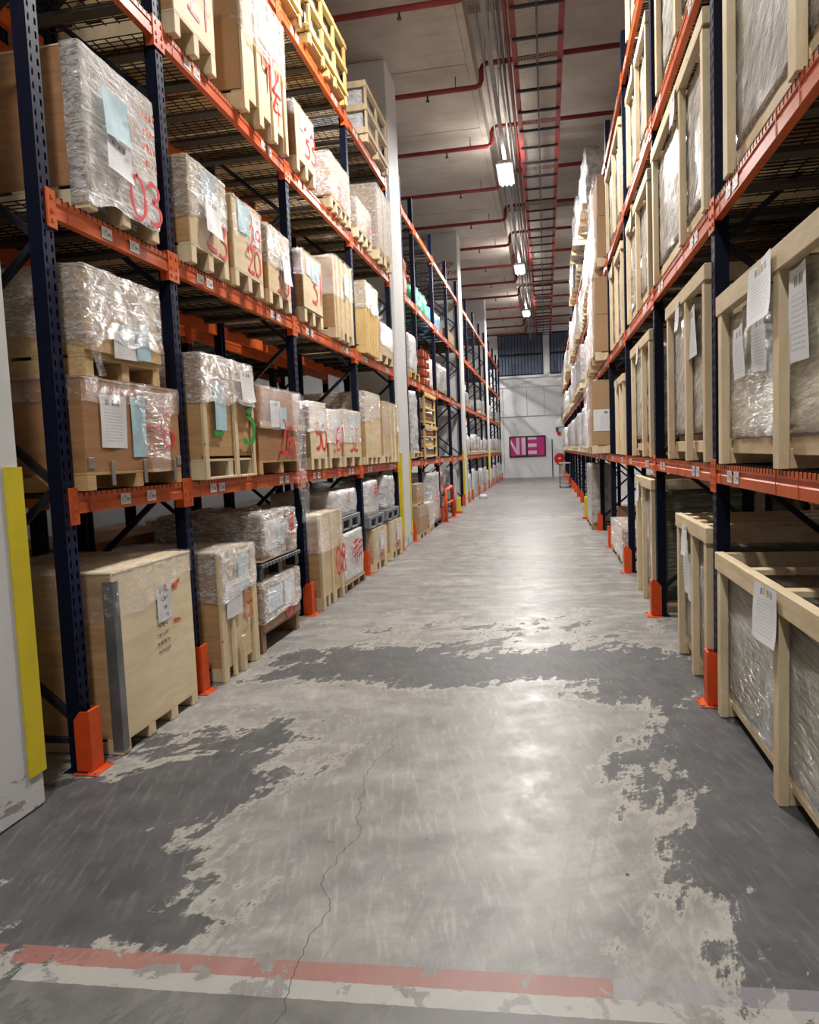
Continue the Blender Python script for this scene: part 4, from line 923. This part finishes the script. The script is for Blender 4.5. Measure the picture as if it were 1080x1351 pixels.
# back row, right: brown frames behind the near crates
for i, (y0, y1, z0, h) in enumerate(((2.3, 4.5, Lz[1], 1.0), (4.9, 7.0, 0, 1.15), (4.9, 7.0, Lz[1], 1.1), (7.4, 9.4, 0, 1.2), (7.4, 9.4, Lz[0], 1.1), (9.8, 11.8, Lz[0], 1.1), (2.5, 4.5, Lz[2], 1.1))):
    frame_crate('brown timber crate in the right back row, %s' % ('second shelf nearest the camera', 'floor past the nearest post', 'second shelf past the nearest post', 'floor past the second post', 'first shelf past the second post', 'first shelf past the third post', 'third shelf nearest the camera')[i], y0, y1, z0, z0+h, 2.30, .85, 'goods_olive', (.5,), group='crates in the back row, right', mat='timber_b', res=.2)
t = frame_crate('brown timber crate top with crossed rails, on the floor behind the slab crate', 3.5, 4.6, 0, 1.0, 2.32, .8, 'goods_olive', (.5,), group='crates in the back row, right', mat='timber_b', res=.2)

# ================================================================== SECOND AND FARTHER LEFT RACKS
GS = 'loads in the second left rack'
X2 = -2.45
wrapped_load('grey wrapped stack on a small pallet, second shelf right after the white pillar', 13.5, 14.5, Lz[1], 3.95, X2, .9, 'white_wrap', .03, 1, .25, GS, .13, 'timber_y', .09)
t = thing('steel_stack', 'stack of orange beams on the second shelf, second left rack', 'beams', (X2-.5, 15.6, Lz[1]), 0, GS)
for i in range(4):
    for j in range(3): box('spare_beam', M['beam_dark'], t, -.45, .48, -.5+j*.34, -.38+j*.34, .02+i*.19, .15+i*.19, .004)
wrapped_load('tall silvery wrapped roll standing on the first shelf after the white pillar', 13.5, 14.4, Lz[0]+.05, 2.90, X2, .9, 'silver', .04, 1, .3, GS, .1, 'timber', .09)
def yellow_rack(lab, y0, y1, z0, z1, tiers):
    t = thing('slatted_crate', lab, 'crate', (X2-.5, (y0+y1)/2, z0), 0, GS); Wd = y1-y0; H = z1-z0
    for sx in (-.5, .46):
        for sy in (-Wd/2, Wd/2-.07): box('post', M['timber_y'], t, sx, sx+.04, sy, sy+.07, 0, H, .003)
    for k in range(tiers):
        z = .05+k*(H-.1)/tiers
        box('tier_board', M['timber_y'], t, -.5, .5, -Wd/2+.07, Wd/2-.07, z, z+.03, .003); crumple('wrapped_goods', M['goods_cream'] if k % 2 else M['timber_b'], t, (-.42, .44, -Wd/2+.1, Wd/2-.1, z+.04, z+(H-.1)/tiers*.78), .15, .015, seed=k)
    box('rail', M['timber_y'], t, .46, .52, -Wd/2, Wd/2, H-.08, H, .003)
yellow_rack('yellow timber crate with four tiers, lower one on the first shelf, second left rack', 14.85, 16.5, Lz[0], 2.22, 3)
yellow_rack('yellow timber crate stacked on another, first shelf of the second left rack', 14.9, 16.4, 2.23, 2.9, 2)
wrapped_load('big white bag with yellow patch on the second shelf, second left rack', 17.6, 21.4, Lz[1]+.02, 4.05, X2-.16, .9, 'white_wrap', .08, 1, .7, GS, .12, 'timber_y', .12, freq=2)
wrapped_load('crumpled orange tarpaulin bundle on the third shelf right after the pillar', 13.4, 14.4, Lz[2]+.01, 5.5, X2-.1, .8, 'beam_dark', .05, 1, .6, GS, res=.1)
wrapped_load('green tarpaulin bundle on the third shelf, second left rack', 14.75, 16.7, Lz[2]+.01, 5.15, X2-.05, .8, 'green_wrap', .07, 1, .6, GS, res=.1)
wrapped_load('blue tarpaulin bundle on the third shelf, second left rack', 17.25, 19.2, Lz[2]+.01, 5.2, X2-.1, .8, 'blue_wrap', .07, 1, .6, GS, res=.1)
crate('small brown crate at the far end of the third shelf, second left rack', 19.6, 21.2, Lz[2], 4.95, X2-.1, .8, 'ply_tan', .1, 3, group=GS)
wrapped_load('pinkish printed wrapped load on the first shelf, second left rack', 17.4, 19.1, .55, 1.15, X2-.2, .7, 'pink_paper', .04, 1, .3, GS, res=.12)
crate('brown carton with film top on the floor, first after the white pillar', 13.5, 14.4, 0, .62, XF, .9, 'carton', .1, 3, wr=(.2, .2), group=GS)
crate('brown carton stacked on the first carton after the white pillar', 13.5, 14.3, .63, 1.05, XF-.03, .9, 'carton', .06, 3, wr=(.25, .25), group=GS)
crate('white wrapped low crate on the floor beside the first cartons', 14.7, 15.3, 0, .60, XF, .9, 'ply', .1, 3, wr=(.45, .45), wmat='film_thick', group=GS)
wrapped_load('tall silvery wrapped cabinet on wheels on the floor, second left rack', 15.35, 16.55, .02, 1.22, XF-.02, .9, 'silver', .02, 1, .06, GS, .1, 'black_plastic', .08)
wrapped_load('lumpy silver bag standing on the floor before the lettered pillar', 19.7, 20.9, 0, 1.25, XF-.1, .8, 'silver', .06, 1, .4, GS, res=.1)
t = thing('barrier_rail', 'orange tubular barrier hoop standing between second rack posts', 'barrier', (XF+.05, 17.6, 0))
MB().tube([(0, -.75, 0), (0, -.75, .62), (0, -.62, .76), (0, .35, .78), (0, .55, .70), (0, .62, .55), (0, .62, 0)], .045, 8).build('hoop', M['guard'], t, smooth=True)
MB().tube([(0, -.75, .42), (0, .6, .42)], .03, 8).build('cross_rail', M['guard'], t, smooth=True)
for yy in (-.75, .62): box('foot_plate', M['guard'], t, -.09, .09, yy-.09, yy+.09, 0, .012, .002)
t = thing('warning_post', 'small yellow and orange post guard beyond the barrier hoop', 'guard', (XF+.06, 19.3, 0)); box('post', M['yellow'], t, -.05, .05, -.08, .08, .05, .42, .01); box('base_plate', M['guard'], t, -.09, .09, -.12, .12, 0, .05, .004)
t = thing('warning_post', 'small yellow post guard on the right side, far down', 'guard', (XR-.14, 16.95, 0)); box('post', M['yellow'], t, -.05, .05, -.06, .06, .05, .5, .01); box('base_plate', M['guard'], t, -.09, .09, -.1, .1, 0, .05, .004)
# third and fourth left racks: mostly empty above, wrapped goods below
rnd = random.Random(9); GT = 'wrapped loads down the far left racks'
for ri, ys_ in ((2, RUN[2]), (3, RUN[3])):
    for bi in range(len(ys_)-1):
        a, b = ys_[bi], ys_[bi+1]; n = 1 if b-a < 1.6 else 2
        for k in range(n):
            w_ = (b-a-.2)/n; ya = a+.1+k*w_
            for lv, (zz, h) in enumerate(((0, 1.0), (Lz[0], .7), (Lz[1], .6))):
                if lv == 2 and (bi+k) % 3: continue
                wrapped_load('%s wrapped goods on the %s of the %s, bay %s, %s' % (('silvery', 'white', 'greyish')[(bi+lv+k) % 3], ('floor', 'first shelf', 'second shelf')[lv], NAMES[ri], ORD[bi].replace('nearest', 'one'), ('near half', 'far half')[k] if n == 2 else 'alone'),
                             ya+.04, ya+w_-.04, zz, zz+h*rnd.uniform(.8, 1.1), X2, .8, ('silver', 'white_wrap', 'grey_wrap')[(bi+lv+k) % 3], .03, 1, .2, GT, .1 if lv else 0, res=.14, freq=4)

# ================================================================== FAR WALL EQUIPMENT, LITTER
t = thing('hose_reel', 'red fire hose reel mounted low beside the far wall door', 'hose reel', (.72, YW-.18, 1.02))
MB().disc((0, 0, 0), .30, .05, (0, 1, 0), 24).disc((0, .10, 0), .30, .02, (0, 1, 0), 24).build('reel', M['red_reel'], t)
MB().disc((0, -.05, 0), .07, .04, (0, 1, 0), 12).build('hub', M['bolt'], t)
MB().tube([(.1, .05, -.2), (.12, .03, -.6), (.2, .0, -.9)], .02, 6).build('hose', M['black'], t)
MB().bar((0, .06, 0), (0, .18, 0), .08).build('wall_bracket', M['red_reel'], t)
t = thing('alarm_bell', 'red alarm unit on the far wall above the hose reel', 'alarm', (.72, YW-.06, 2.42)); MB().disc((0, 0, 0), .11, .08, (0, 1, 0), 16).build('bell', M['red_reel'], t); MB().bar((0, .05, -.1), (0, .05, -1.0), .02).build('conduit', M['tray_grey'], t)
t = thing('wall_lamp', 'small grey lamp on the far wall above the door edge', 'lamp', (.62, YW-.10, 2.72)); MB().prism([(-.06, -.2), (.06, -.2), (.09, .05), (-.09, .05)], -.06, .06).build('lamp_head', M['tray_grey'], t); MB().bar((0, 0, .05), (.35, .02, .06), .03).build('arm', M['tray_grey'], t)
t = thing('floor_board', 'tan board leaning under the hose reel', 'board', (.95, YW-.3, 0), 0); MB().bar((0, 0, 0), (-.12, .18, .72), .30, .02, (0, 1, 0)).build('panel', M['tan_wall'], t)
t = thing('film_scrap', 'scrap of white film lying on the floor by the far left rack', 'litter', (-2.15, 24.8, 0)); crumple('film_lump', M['silver'], t, (-.12, .12, -.2, .2, 0, .14), .05, .04, 0, 9, round_=.7)
t = thing('trolley', 'small dark trolley parked at the far end of the right rack', 'trolley', (.72, 30.5, 0))
for x in (-.2, .2):
    for y in (-.4, .4): MB().disc((x, y, .06), .06, .04, (1, 0, 0), 12).build('wheel', M['rubber'], t); MB().bar((x, y, .1), (x, y, 1.0), .03).build('upright_tube', M['tray_grey'], t)
for z in (.12, .5, .98): box('shelf', M['bolt'], t, -.22, .22, -.42, .42, z, z+.03, .003)
